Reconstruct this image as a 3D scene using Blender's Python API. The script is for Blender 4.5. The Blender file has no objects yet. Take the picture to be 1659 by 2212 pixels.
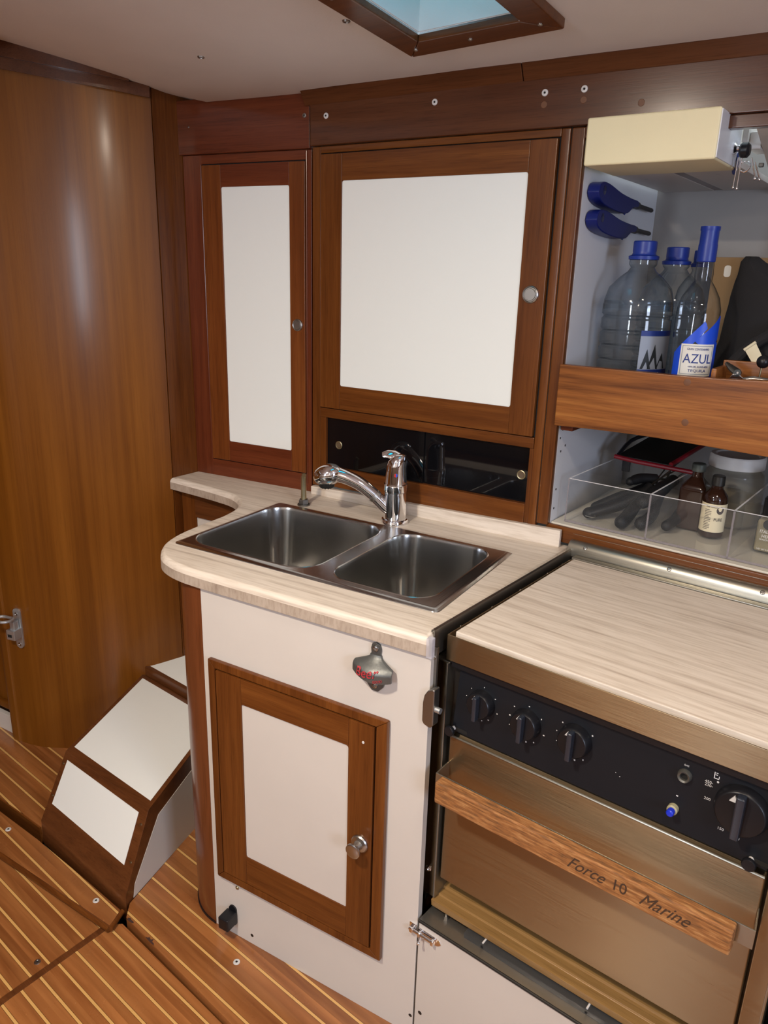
import bpy, bmesh, math, random
from mathutils import Vector, Matrix
random.seed(4)
R = math.radians
COL = bpy.context.scene.collection
SC = bpy.context.scene

# ------------------------------------------------------------------ frames
class Frame:
    def __init__(s, x, y, ang):
        s.o = Vector((x, y, 0)); s.ang = R(ang)
        s.m = Matrix.Translation(s.o) @ Matrix.Rotation(s.ang, 4, 'Z')
    def w(s, x, y, z): return s.m @ Vector((x, y, z))
FA = Frame(0, 0, 0)
FB = Frame(-1.187, 1.650, -2.3)
FD = Frame(-1.187, 1.652, 3.0)
FC = Frame(-.4948, 1.0862, -7.85)
FE = Frame(-.44, 1.620, -5.0)
FF = Frame(0, 0, -9.0)
FH = Frame(-.813, 1.463, -6.8)

def ceil_z(x, y):
    z = 1.893 + .10 * max(0, 1.62 - y) if y > 0 else 2.055
    if x < -1.6: z += .25 * (-x - 1.6)
    return z

UVMATS = set()
# ------------------------------------------------------------------ mesh builder
class MB:
    def __init__(s): s.bm = bmesh.new()
    def _add(s, verts, faces, m=None):
        vs = [s.bm.verts.new(m @ Vector(v) if m else Vector(v)) for v in verts]
        out = []
        for f in faces:
            try: out.append(s.bm.faces.new([vs[i] for i in f]))
            except ValueError: pass
        return vs, out
    def _bevel(s, fs, b, seg):
        if b <= 0: return
        es = list({e for f in fs for e in f.edges if len(e.link_faces) == 2 and e.calc_face_angle(0) > .5})
        bmesh.ops.bevel(s.bm, geom=es, offset=b, segments=seg, affect='EDGES', profile=.5, clamp_overlap=True)
    def box(s, x0, x1, y0, y1, z0, z1, b=.0012, seg=2, m=None):
        v = [(x, y, z) for x in (x0, x1) for y in (y0, y1) for z in (z0, z1)]
        f = [(0, 1, 3, 2), (4, 6, 7, 5), (0, 4, 5, 1), (2, 3, 7, 6), (0, 2, 6, 4), (1, 5, 7, 3)]
        _, fs = s._add(v, f, m)
        bmesh.ops.recalc_face_normals(s.bm, faces=fs)
        s._bevel(fs, min(b, .45 * min(abs(x1 - x0), abs(y1 - y0), abs(z1 - z0))), seg)
        return s
    def hexa(s, p, b=0, seg=2):
        # p: bottom 4 ccw then top 4 ccw
        f = [(3, 2, 1, 0), (4, 5, 6, 7)] + [(i, (i + 1) % 4, 4 + (i + 1) % 4, 4 + i) for i in range(4)]
        _, fs = s._add(p, f); bmesh.ops.recalc_face_normals(s.bm, faces=fs); s._bevel(fs, b, seg)
        return s
    def prism(s, pts, axis, a, c, b=0, seg=2, m=None):
        def P(p, t): return {'x': (t, p[0], p[1]), 'y': (p[0], t, p[1]), 'z': (p[0], p[1], t)}[axis]
        n = len(pts)
        v = [P(p, a) for p in pts] + [P(p, c) for p in pts]
        f = [tuple(range(n))[::-1], tuple(range(n, 2 * n))] + [(i, (i + 1) % n, n + (i + 1) % n, n + i) for i in range(n)]
        _, fs = s._add(v, f, m); bmesh.ops.recalc_face_normals(s.bm, faces=fs); s._bevel(fs, b, seg)
        return s
    def lathe(s, prof, c=(0, 0, 0), axis=(0, 0, 1), n=32, m=None):
        q = Vector((0, 0, 1)).rotation_difference(Vector(axis).normalized()).to_matrix().to_4x4()
        M = Matrix.Translation(Vector(c)) @ q
        if m: M = m @ M
        v = []; f = []; k = len(prof)
        for i in range(n):
            a = 2 * math.pi * i / n
            for r, z in prof: v.append((r * math.cos(a), r * math.sin(a), z))
        for i in range(n):
            j = (i + 1) % n
            for t in range(k - 1): f.append((i * k + t, j * k + t, j * k + t + 1, i * k + t + 1))
        vs, fs = s._add(v, f, M)
        bmesh.ops.remove_doubles(s.bm, verts=vs, dist=1e-6)
        return s
    def tube(s, pts, rad, n=12, caps=True, flat=None):
        pts = [Vector(p) for p in pts]
        if not hasattr(rad, '__len__'): rad = [rad] * len(pts)
        rings = []; prev = None
        for i, p in enumerate(pts):
            t = (pts[min(i + 1, len(pts) - 1)] - pts[max(i - 1, 0)]).normalized()
            if prev is None:
                u = t.orthogonal().normalized()
            else:
                u = (prev - t * prev.dot(t)).normalized()
            prev = u; w = t.cross(u)
            k = flat if flat else 1
            rings.append([s.bm.verts.new(p + rad[i] * (u * math.cos(a) + w * math.sin(a) * k)) for a in [2 * math.pi * j / n for j in range(n)]])
        fs = []
        for A, B in zip(rings, rings[1:]):
            for j in range(n): fs.append(s.bm.faces.new((A[j], A[(j + 1) % n], B[(j + 1) % n], B[j])))
        if caps:
            fs.append(s.bm.faces.new(rings[0][::-1])); fs.append(s.bm.faces.new(rings[-1]))
        return s
    def ball(s, c, r, n=16, m=None):
        if not hasattr(r, '__len__'): r = (r, r, r)
        M = Matrix.Translation(Vector(c)) @ Matrix.Diagonal((*r, 1))
        if m: M = m @ M
        bmesh.ops.create_uvsphere(s.bm, u_segments=n, v_segments=n // 2 + 2, radius=1, matrix=M)
        return s
    def loft(s, rings, cap0=True, cap1=True):
        R_ = [[s.bm.verts.new(Vector(p)) for p in r] for r in rings]; n = len(R_[0])
        for A, B in zip(R_, R_[1:]):
            for j in range(n):
                try: s.bm.faces.new((A[j], A[(j + 1) % n], B[(j + 1) % n], B[j]))
                except ValueError: pass
        if cap0: s.bm.faces.new(R_[0][::-1])
        if cap1: s.bm.faces.new(R_[-1])
        return s
    def sheet(s, loops, z, both=None):
        es = []
        for L in loops:
            vs = [s.bm.verts.new(Vector((p[0], p[1], z(p[0], p[1]) if callable(z) else z))) for p in L]
            for i in range(len(vs)): es.append(s.bm.edges.new((vs[i], vs[(i + 1) % len(vs)])))
        bmesh.ops.triangle_fill(s.bm, edges=es, use_beauty=True, normal=(0, 0, 1))
        return s
    def text(s, body, size, fn, shear=0, extrude=.0002, align='CENTER', sx=1.0):
        cu = bpy.data.curves.new('t', 'FONT'); cu.body = body; cu.size = size; cu.extrude = extrude; cu.shear = shear
        cu.align_x = align; cu.align_y = 'CENTER'; cu.resolution_u = 3
        ob = bpy.data.objects.new('t', cu); COL.objects.link(ob)
        dg = bpy.context.evaluated_depsgraph_get()
        me = bpy.data.meshes.new_from_object(ob.evaluated_get(dg))
        s._add([fn(v.co.x * sx, v.co.y, v.co.z) for v in me.vertices], [tuple(p.vertices) for p in me.polygons])
        bpy.data.objects.remove(ob); bpy.data.curves.remove(cu); bpy.data.meshes.remove(me)
        return s
    def obj(s, name, mat, base=(0, 0, 0), smooth=.6, recalc=True):
        if recalc: bmesh.ops.recalc_face_normals(s.bm, faces=s.bm.faces)
        for e in s.bm.edges:
            e.smooth = not (len(e.link_faces) == 2 and e.calc_face_angle(0) > smooth)
        for f in s.bm.faces: f.smooth = True
        bmesh.ops.translate(s.bm, verts=s.bm.verts, vec=-Vector(base))
        me = bpy.data.meshes.new(name); s.bm.to_mesh(me); s.bm.free()
        me.materials.append(mat)
        if mat.name in UVMATS:
            uv = me.uv_layers.new(name='UVMap')
            for l in me.loops:
                c = me.vertices[l.vertex_index].co; uv.data[l.index].uv = (c.x, c.z - .5 * c.y)
        o = bpy.data.objects.new(name, me); COL.objects.link(o)
        wn = o.modifiers.new('wn', 'WEIGHTED_NORMAL'); wn.keep_sharp = True; wn.weight = 60
        return o

class Thing:
    def __init__(s, name, label, cat, fr=FA, base=(0, 0, 0), group=None):
        s.base = Vector(base)
        s.root = bpy.data.objects.new(name, None); COL.objects.link(s.root)
        s.root.location = fr.w(*base); s.root.rotation_euler = (0, 0, fr.ang); s.root.empty_display_size = .02
        s.root['label'] = label; s.root['category'] = cat
        if group: s.root['group'] = group
    def part(s, name, mb, mat, parent=None, label=None, smooth=.6):
        o = mb.obj(name, mat, s.base, smooth); o.parent = parent or s.root
        if label: o['label'] = label
        return o
def single(name, mb, mat, label, cat, fr=FA, base=(0, 0, 0), group=None, kind=None):
    o = mb.obj(name, mat, base); o.location = fr.w(*base); o.rotation_euler = (0, 0, fr.ang)
    if label: o['label'] = label; o['category'] = cat
    if group: o['group'] = group
    if kind: o['kind'] = kind
    return o
def struct(name, mb, mat, fr=FA, label=None, cat=None):
    o = mb.obj(name, mat); o.location = fr.o; o.rotation_euler = (0, 0, fr.ang); o['kind'] = 'structure'
    if label: o['label'] = label
    if cat: o['category'] = cat
    return o
def dup(root, loc, label, rotz=None):
    r = root.copy(); COL.objects.link(r); r.location = loc; r['label'] = label
    if rotz is not None: r.rotation_euler = (0, 0, rotz)
    for ch in list(root.children):
        c = ch.copy(); COL.objects.link(c); c.parent = r
        for g in list(ch.children):
            d = g.copy(); COL.objects.link(d); d.parent = c
    return r
def rrect(x0, x1, y0, y1, r, n=6):
    p = []
    for cx, cy, a0 in ((x1 - r, y1 - r, 0), (x0 + r, y1 - r, 90), (x0 + r, y0 + r, 180), (x1 - r, y0 + r, 270)):
        for i in range(n + 1):
            a = R(a0 + 90 * i / n); p.append((cx + r * math.cos(a), cy + r * math.sin(a)))
    return p
def offset(L, d):
    n = len(L); out = []
    area = sum(L[i][0] * L[(i + 1) % n][1] - L[(i + 1) % n][0] * L[i][1] for i in range(n))
    sg = 1 if area > 0 else -1
    for i in range(n):
        a = Vector(L[i - 1][:2]); b = Vector(L[i][:2]); c = Vector(L[(i + 1) % n][:2])
        t1 = (b - a).normalized(); t2 = (c - b).normalized()
        n1 = Vector((-t1.y, t1.x)) * sg; n2 = Vector((-t2.y, t2.x)) * sg
        nn = (n1 + n2)
        if nn.length < 1e-6: nn = n1
        nn.normalize(); k = d / max(.5, nn.dot(n1))
        out.append((b.x + nn.x * k, b.y + nn.y * k))
    return out
def smooth_line(P, k=4):
    out = []
    for i in range(len(P) - 1):
        p0 = Vector(P[max(i - 1, 0)]); p1 = Vector(P[i]); p2 = Vector(P[i + 1]); p3 = Vector(P[min(i + 2, len(P) - 1)])
        for j in range(k):
            t = j / k
            out.append(tuple(.5 * ((2 * p1) + (p2 - p0) * t + (2 * p0 - 5 * p1 + 4 * p2 - p3) * t * t + (3 * p1 - p0 - 3 * p2 + p3) * t ** 3)))
    out.append(tuple(P[-1])); return out

# ------------------------------------------------------------------ materials
def newmat(name):
    m = bpy.data.materials.new(name); m.use_nodes = True
    nt = m.node_tree; b = nt.nodes['Principled BSDF']; return m, nt, b
def plain(name, col, rough=.5, metal=0, spec=.5, coat=0, bump=0, bscale=200, var=0):
    m, nt, b = newmat(name)
    b.inputs['Base Color'].default_value = (*col, 1); b.inputs['Roughness'].default_value = rough
    b.inputs['Metallic'].default_value = metal; b.inputs['Specular IOR Level'].default_value = spec
    b.inputs['Coat Weight'].default_value = coat; b.inputs['Coat Roughness'].default_value = .1
    if var or bump:
        tc = nt.nodes.new('ShaderNodeTexCoord'); nz = nt.nodes.new('ShaderNodeTexNoise')
        nz.inputs['Scale'].default_value = bscale; nz.inputs['Detail'].default_value = 4
        nt.links.new(tc.outputs['Object'], nz.inputs['Vector'])
        if bump:
            bp = nt.nodes.new('ShaderNodeBump'); bp.inputs['Strength'].default_value = bump; bp.inputs['Distance'].default_value = .001
            nt.links.new(nz.outputs['Fac'], bp.inputs['Height']); nt.links.new(bp.outputs['Normal'], b.inputs['Normal'])
        if var:
            n2 = nt.nodes.new('ShaderNodeTexNoise'); n2.inputs['Scale'].default_value = 6; n2.inputs['Detail'].default_value = 3
            nt.links.new(tc.outputs['Object'], n2.inputs['Vector'])
            cr = nt.nodes.new('ShaderNodeValToRGB')
            cr.color_ramp.elements[0].position = .3; cr.color_ramp.elements[1].position = .7
            cr.color_ramp.elements[0].color = (*[c * (1 - var) for c in col], 1); cr.color_ramp.elements[1].color = (*[min(1, c * (1 + var)) for c in col], 1)
            nt.links.new(n2.outputs['Fac'], cr.inputs['Fac']); nt.links.new(cr.outputs['Color'], b.inputs['Base Color'])
    return m
def wood(name, dark, mid, light, axis='x', scale=1.0, rough=.3, coat=.28, contrast=1.0, bands=.35, along=2.2, across=55, pores=.55):
    m, nt, b = newmat(name); N = nt.nodes.new; L = nt.links.new
    tc = N('ShaderNodeTexCoord'); oi = N('ShaderNodeObjectInfo')
    ad = N('ShaderNodeVectorMath'); ad.operation = 'MULTIPLY_ADD'
    L(oi.outputs['Random'], ad.inputs[0]); ad.inputs[1].default_value = (7, 11, 5); L(tc.outputs['Object'], ad.inputs[2])
    def stretch(a, c):
        mp = N('ShaderNodeMapping'); sc = [c * scale] * 3; sc['xyz'.index(axis)] = a * scale
        mp.inputs['Scale'].default_value = sc; L(ad.outputs[0], mp.inputs['Vector']); return mp
    n1 = N('ShaderNodeTexNoise'); n1.inputs['Scale'].default_value = 1; n1.inputs['Detail'].default_value = 7; n1.inputs['Roughness'].default_value = .62
    L(stretch(along, across).outputs[0], n1.inputs['Vector'])
    n2 = N('ShaderNodeTexNoise'); n2.inputs['Scale'].default_value = 1; n2.inputs['Detail'].default_value = 3; n2.inputs['Distortion'].default_value = .6
    L(stretch(.9, 12).outputs[0], n2.inputs['Vector'])
    n3 = N('ShaderNodeTexNoise'); n3.inputs['Scale'].default_value = 1; n3.inputs['Detail'].default_value = 2
    L(stretch(14, 420).outputs[0], n3.inputs['Vector'])
    mx = N('ShaderNodeMix'); mx.inputs[0].default_value = bands; L(n1.outputs['Fac'], mx.inputs[2]); L(n2.outputs['Fac'], mx.inputs[3])
    cr = N('ShaderNodeValToRGB'); e = cr.color_ramp.elements
    c = .5; w = .19 / contrast
    e[0].position = c - w; e[0].color = (*dark, 1); e[1].position = c + w; e[1].color = (*light, 1)
    k = e.new(c); k.color = (*mid, 1)
    L(mx.outputs[0], cr.inputs['Fac'])
    pr = N('ShaderNodeValToRGB'); pr.color_ramp.elements[0].position = .33; pr.color_ramp.elements[1].position = .47
    pr.color_ramp.elements[0].color = (.62, .58, .55, 1); L(n3.outputs['Fac'], pr.inputs['Fac'])
    mu = N('ShaderNodeMix'); mu.data_type = 'RGBA'; mu.blend_type = 'MULTIPLY'; mu.inputs[0].default_value = pores
    L(cr.outputs['Color'], mu.inputs[6]); L(pr.outputs['Color'], mu.inputs[7]); L(mu.outputs[2], b.inputs['Base Color'])
    bp = N('ShaderNodeBump'); bp.inputs['Strength'].default_value = .12; bp.inputs['Distance'].default_value = .0006
    L(n3.outputs['Fac'], bp.inputs['Height']); L(bp.outputs['Normal'], b.inputs['Normal'])
    b.inputs['Roughness'].default_value = rough; b.inputs['Coat Weight'].default_value = coat; b.inputs['Coat Roughness'].default_value = .18
    b.inputs['Specular IOR Level'].default_value = .2
    return m
DK, MD, LT = (.062, .0165, .0032), (.125, .038, .0075), (.195, .066, .0135)
W = {a: wood('varnished_wood_' + a, DK, MD, LT, a, contrast=.8) for a in 'xyz'}
RD = ((.062, .0135, .005), (.115, .026, .009), (.165, .042, .014))
WR = {a: wood('red_wood_' + a, *RD, a, contrast=.8) for a in 'xyz'}
WRD = wood('door_wood', (.075, .019, .005), (.145, .040, .009), (.21, .066, .015), 'z', contrast=.8)
WC = wood('curtain_veneer', (.092, .026, .0022), (.160, .052, .0048), (.235, .084, .0100), 'z', .8, .36, .22, .9, .5, .35, 42, .25)
WV = wood('valance_wood', (.055, .017, .007), (.088, .029, .011), (.12, .042, .015), 'x', 1, .28, .4, .7)
WF = wood('fiddle_wood', (.10, .030, .006), (.25, .085, .018), (.38, .15, .035), 'x', 1.1, .4, .2, 1.2, .3)
WS = wood('step_wood', (.056, .018, .006), (.110, .036, .011), (.165, .058, .018), 'x', 1, .3, .4, .7)
WW = wood('weathered_handle', (.10, .055, .028), (.30, .125, .042), (.50, .27, .11), 'x', 1.0, .65, 0, 1.15, .2, 26, 200)
WB = wood('golden_batten', (.17, .09, .028), (.28, .155, .052), (.37, .215, .08), 'x', 1, .35, .3, .8)

def floor_mat(name, off, pitch=.0515, dark=1.0):
    m, nt, b = newmat(name); N = nt.nodes.new; L = nt.links.new
    tc = N('ShaderNodeTexCoord'); sp = N('ShaderNodeSeparateXYZ'); L(tc.outputs['Object'], sp.inputs[0])
    def mth(op, a, c=None, d=None):
        n = N('ShaderNodeMath'); n.operation = op
        for i, v in enumerate((a, c, d)):
            if v is None: continue
            if isinstance(v, (int, float)): n.inputs[i].default_value = v
            else: L(v, n.inputs[i])
        return n.outputs[0]
    u = mth('DIVIDE', mth('SUBTRACT', sp.outputs['Y'], off), pitch)
    fr = mth('FRACT', mth('ADD', u, 100.5)); idx = mth('FLOOR', mth('ADD', u, 100.5))
    dist = mth('ABSOLUTE', mth('SUBTRACT', fr, .5))
    seam = mth('LESS_THAN', dist, .5 * .0056 / pitch)
    edge = mth('LESS_THAN', dist, .5 * .0074 / pitch)
    cb = N('ShaderNodeCombineXYZ'); L(mth('MULTIPLY', mth('ADD', sp.outputs['X'], mth('MULTIPLY', idx, 3.7)), 2.5), cb.inputs[0])
    L(mth('MULTIPLY', sp.outputs['Y'], 34), cb.inputs[1]); L(mth('MULTIPLY', idx, 2.13), cb.inputs[2])
    n1 = N('ShaderNodeTexNoise'); n1.inputs['Scale'].default_value = 1; n1.inputs['Detail'].default_value = 6; n1.inputs['Distortion'].default_value = .5
    L(cb.outputs[0], n1.inputs['Vector'])
    cr = N('ShaderNodeValToRGB'); e = cr.color_ramp.elements
    e[0].position = .32; e[0].color = (.20 * dark, .066 * dark, .018 * dark, 1); e[1].position = .72; e[1].color = (.38 * dark, .150 * dark, .046 * dark, 1)
    L(n1.outputs['Fac'], cr.inputs['Fac'])
    wn = N('ShaderNodeTexWhiteNoise'); wn.noise_dimensions = '1D'; L(idx, wn.inputs['W'])
    hs = N('ShaderNodeHueSaturation'); L(cr.outputs['Color'], hs.inputs['Color']); L(mth('ADD', mth('MULTIPLY', wn.outputs['Value'], .26), .86), hs.inputs['Value'])
    m1 = N('ShaderNodeMix'); m1.data_type = 'RGBA'; L(edge, m1.inputs[0]); L(hs.outputs['Color'], m1.inputs[6]); m1.inputs[7].default_value = (.10, .035, .01, 1)
    m2 = N('ShaderNodeMix'); m2.data_type = 'RGBA'; L(seam, m2.inputs[0]); L(m1.outputs[2], m2.inputs[6]); m2.inputs[7].default_value = (.62, .36, .12, 1)
    L(m2.outputs[2], b.inputs['Base Color'])
    n2 = N('ShaderNodeTexNoise'); n2.inputs['Scale'].default_value = 9; n2.inputs['Detail'].default_value = 5; L(tc.outputs['Object'], n2.inputs['Vector'])
    r2 = N('ShaderNodeMapRange'); r2.inputs[3].default_value = .16; r2.inputs[4].default_value = .36; L(n2.outputs['Fac'], r2.inputs[0])
    L(r2.outputs[0], b.inputs['Roughness']); b.inputs['Coat Weight'].default_value = .5; b.inputs['Coat Roughness'].default_value = .15
    return m
FLOOR_HI = floor_mat('teak_and_holly_upper', .757, .0515)
FLOOR_L = floor_mat('teak_and_holly_left', .6554 + .0, .0430)
FLOOR_R = floor_mat('teak_and_holly_right', .6686, .0430, 1.12)
FLOOR_ST = floor_mat('teak_and_holly_strip', .6903, .050)

def laminate(name='travertine_laminate', ang=0):
    m, nt, b = newmat(name); N = nt.nodes.new; L = nt.links.new
    tc = N('ShaderNodeTexCoord'); mp = N('ShaderNodeMapping'); mp.inputs['Scale'].default_value = (1.8, 66, 66); mp.inputs['Rotation'].default_value = (0, 0, ang)
    L(tc.outputs['Object'], mp.inputs[0])
    n1 = N('ShaderNodeTexNoise'); n1.inputs['Scale'].default_value = 1; n1.inputs['Detail'].default_value = 6; n1.inputs['Roughness'].default_value = .6; n1.inputs['Distortion'].default_value = .3
    L(mp.outputs[0], n1.inputs['Vector'])
    cr = N('ShaderNodeValToRGB'); e = cr.color_ramp.elements
    e[0].position = .28; e[0].color = (.48, .40, .335, 1); e[1].position = .60; e[1].color = (.74, .66, .57, 1)
    k = e.new(.43); k.color = (.66, .58, .49, 1)
    L(n1.outputs['Fac'], cr.inputs['Fac'])
    mp2 = N('ShaderNodeMapping'); mp2.inputs['Scale'].default_value = (14, 160, 160); L(tc.outputs['Object'], mp2.inputs[0])
    n2 = N('ShaderNodeTexNoise'); n2.inputs['Scale'].default_value = 1; n2.inputs['Detail'].default_value = 3; L(mp2.outputs[0], n2.inputs['Vector'])
    r2 = N('ShaderNodeValToRGB'); r2.color_ramp.elements[0].position = .35; r2.color_ramp.elements[0].color = (.80, .77, .74, 1); r2.color_ramp.elements[1].position = .55
    L(n2.outputs['Fac'], r2.inputs['Fac'])
    mu = N('ShaderNodeMix'); mu.data_type = 'RGBA'; mu.blend_type = 'MULTIPLY'; mu.inputs[0].default_value = .7
    L(cr.outputs[0], mu.inputs[6]); L(r2.outputs[0], mu.inputs[7]); L(mu.outputs[2], b.inputs['Base Color'])
    b.inputs['Roughness'].default_value = .42
    return m
LAM = laminate()
LAME = laminate('edge_laminate')  # mottled edge strip; shading of the front edge is also put into its darker colour
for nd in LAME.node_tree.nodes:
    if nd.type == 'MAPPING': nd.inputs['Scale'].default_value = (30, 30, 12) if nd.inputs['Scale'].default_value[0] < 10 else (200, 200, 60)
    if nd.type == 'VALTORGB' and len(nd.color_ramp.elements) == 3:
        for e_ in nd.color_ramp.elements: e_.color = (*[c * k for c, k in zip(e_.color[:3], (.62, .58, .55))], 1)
WHITE = plain('white_laminate', (.59, .55, .505), .38, var=.02)
WHITE2 = plain('white_door_panel', (.80, .82, .79), .35)
CEIL = plain('headliner_vinyl', (.70, .645, .61), .55, bump=.25, bscale=500, var=.03)
CREAM = plain('cream_paint', (.80, .72, .46), .55, bump=.2, bscale=300, var=.03)
SHELFW = plain('shelf_white', (.66, .67, .70), .35)
def steel(name, col=(.55, .53, .50), rough=.3, axis='x', aniso=.6):
    m, nt, b = newmat(name); N = nt.nodes.new; L = nt.links.new
    tc = N('ShaderNodeTexCoord'); mp = N('ShaderNodeMapping'); sc = [900] * 3; sc['xyz'.index(axis)] = 12
    mp.inputs['Scale'].default_value = sc; L(tc.outputs['Object'], mp.inputs[0])
    n = N('ShaderNodeTexNoise'); n.inputs['Scale'].default_value = 1; n.inputs['Detail'].default_value = 3; L(mp.outputs[0], n.inputs['Vector'])
    mr = N('ShaderNodeMapRange'); mr.inputs[3].default_value = rough * .75; mr.inputs[4].default_value = rough * 1.3; L(n.outputs['Fac'], mr.inputs[0]); L(mr.outputs[0], b.inputs['Roughness'])
    bp = N('ShaderNodeBump'); bp.inputs['Strength'].default_value = .25 if aniso < .9 else .03; bp.inputs['Distance'].default_value = .0002; L(n.outputs['Fac'], bp.inputs['Height']); L(bp.outputs[0], b.inputs['Normal'])
    b.inputs['Base Color'].default_value = (*col, 1); b.inputs['Metallic'].default_value = 1
    if aniso:
        tg = N('ShaderNodeTangent'); tg.direction_type = 'UV_MAP'; L(tg.outputs[0], b.inputs['Tangent'])
        b.inputs['Anisotropic'].default_value = aniso; b.inputs['Anisotropic Rotation'].default_value = .25; UVMATS.add(name)
    return m
ST = steel('brushed_steel', (.36, .34, .29), .34); STD = steel('dull_steel', (.30, .285, .26), .35)
STO = steel('oven_door_steel', (.31, .225, .135), .31, 'x', .92)
SINK = steel('sink_steel', (.52, .51, .49), .2, 'y', 0)
CHROME = plain('chrome', (.82, .82, .84), .07, 1)
NICKEL = plain('satin_nickel', (.42, .405, .38), .32, 1)
BRASS = plain('aged_brass', (.42, .36, .22), .35, 1)
DARKM = plain('dark_metal', (.05, .048, .045), .4, .8)
BLACK = plain('black_plastic', (.008, .008, .010), .35, spec=.35)
BLACKP = plain('black_panel_enamel', (.008, .009, .012), .45, spec=.25, bump=.1)
GLASSBLK = plain('black_glass', (.004, .004, .005), .04, spec=.5)
GAP = plain('dark_gap', (.006, .005, .004), .8)
BLUE = plain('blue_plastic', (.006, .012, .12), .38, spec=.3)
BLUECAP = plain('blue_cap', (.008, .03, .25), .38)
BLUELAB = plain('blue_label', (.01, .07, .62), .4)
NAVY = plain('navy_print', (.01, .03, .2), .5)
PAPER = plain('label_paper', (.74, .72, .66), .6)
CREAMLAB = plain('cream_label', (.72, .64, .44), .6)
GREYLAB = plain('grey_label_art', (.30, .34, .42), .6)
WHITEP = plain('white_plastic', (.62, .60, .58), .4)
WMARK = plain('worn_white_print', (.6, .6, .6), .6)
REDP = plain('red_plastic', (.22, .008, .016), .4)
REDTXT = plain('red_print', (.40, .03, .04), .6)
CARD = plain('cardboard', (.27, .17, .08), .8)
FABRIC = plain('black_fabric', (.012, .011, .012), .9, bump=.8, bscale=900)
CAST = plain('worn_cast_metal', (.13, .135, .13), .45, .7, bump=.4, bscale=120, var=.3)
TARN = plain('galvanised_metal', (.55, .58, .60), .38, .85, bump=.15, bscale=150)
BROWNG = plain('brown_glass', (.025, .010, .006), .08)
PLUG = plain('wood_plug', (.13, .045, .012), .5)
BUTTON = plain('lacquer_blue_button', (.01, .03, .5), .3)
HERB = plain('dried_herbs', (.22, .18, .09), .9, bump=1, bscale=400, var=.5)
POWDER = plain('jar_contents', (.40, .36, .27), .8, var=.2, bscale=60)
def clear(name, tint=(.93, .95, .96), gl=.04, diff=0.0, dcol=(.7, .75, .8), fres=1.35, edge=None):
    m = bpy.data.materials.new(name); m.use_nodes = True; nt = m.node_tree; nt.nodes.clear(); N = nt.nodes.new; L = nt.links.new
    out = N('ShaderNodeOutputMaterial'); tr = N('ShaderNodeBsdfTransparent'); tr.inputs[0].default_value = (*tint, 1)
    if edge:
        lw = N('ShaderNodeLayerWeight'); lw.inputs[0].default_value = .5; cr = N('ShaderNodeValToRGB')
        cr.color_ramp.elements[0].position = .35; cr.color_ramp.elements[0].color = (*tint, 1); cr.color_ramp.elements[1].position = .95; cr.color_ramp.elements[1].color = (*edge, 1)
        L(lw.outputs['Facing'], cr.inputs[0]); L(cr.outputs[0], tr.inputs[0])
    gs = N('ShaderNodeBsdfGlossy'); gs.inputs['Roughness'].default_value = gl; fr = N('ShaderNodeFresnel'); fr.inputs[0].default_value = fres
    ge = N('ShaderNodeNewGeometry'); sb = N('ShaderNodeMath'); sb.operation = 'SUBTRACT'; sb.inputs[0].default_value = 1; L(ge.outputs['Backfacing'], sb.inputs[1])
    ml = N('ShaderNodeMath'); ml.operation = 'MULTIPLY'; L(fr.outputs[0], ml.inputs[0]); L(sb.outputs[0], ml.inputs[1])
    mx = N('ShaderNodeMixShader'); L(ml.outputs[0], mx.inputs[0]); L(tr.outputs[0], mx.inputs[1]); L(gs.outputs[0], mx.inputs[2])
    last = mx.outputs[0]
    if diff:
        df = N('ShaderNodeBsdfDiffuse'); df.inputs[0].default_value = (*dcol, 1); m2 = N('ShaderNodeMixShader'); m2.inputs[0].default_value = diff
        L(last, m2.inputs[1]); L(df.outputs[0], m2.inputs[2]); last = m2.outputs[0]
    L(last, out.inputs[0]); return m
PET = clear('clear_pet', (.86, .89, .915), .06, .03, (.5, .6, .7), 1.55, (.30, .36, .42))
BOTG = clear('clear_glass', (.93, .94, .95), .02, .01, fres=1.5, edge=(.25, .28, .30))
ACR = clear('acrylic', (.985, .985, .985), .03, .015, fres=1.3)
ACRE = clear('acrylic_edge', (.75, .72, .74), .1, .30, (.45, .42, .44))
JARP = clear('hazy_jar_plastic', (.75, .73, .68), .1, .25, (.5, .48, .42))
TEAL = clear('tinted_hatch_acrylic', (.20, .74, .86), .03)

ZINC = plain('zinc_white', (.72, .72, .70), .35, .3)
# ------------------------------------------------------------------ screws
def washer_screw(T, parent, c, axis, r=.0055, mat=None):
    mb = MB(); mb.lathe([(0, .0012), (r * .35, .0012), (r * .45, .002), (r * .9, .0016), (r, 0), (r, -.001)], c, axis, 20)
    w = T.part('screw_cup', mb, mat or CHROME, parent)
    ax = Vector(axis).normalized()
    mb = MB(); mb.lathe([(0, .0016), (r * .30, .0016), (r * .32, .0005)], Vector(c) + ax * .0006, axis, 8)
    T.part('socket', mb, GAP, w)
    return w

# ------------------------------------------------------------------ room shell
CURVE = smooth_line([(-2.07, 1.262), (-2.03, 1.268), (-1.98, 1.283), (-1.93, 1.310), (-1.85, 1.354), (-1.76, 1.408), (-1.68, 1.468), (-1.609, 1.541)], 6)
back = [(x - .05, y + .06) for x, y in CURVE]
mb = MB(); mb.loft([[(x, y, -.06) for x, y in CURVE + back[::-1]], [(x, y, 2.2) for x, y in CURVE + back[::-1]]])
struct('wall_left', mb, WC)
# narrow upright veneer board between curved wall and cabinets
mb = MB(); mb.prism([(-1.606, 1.5425), (-1.590, 1.70), (-1.66, 1.70), (-1.66, 1.56)], 'z', -.06, 2.0, .0008)
struct('trim_1', mb, W['z'])
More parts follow.
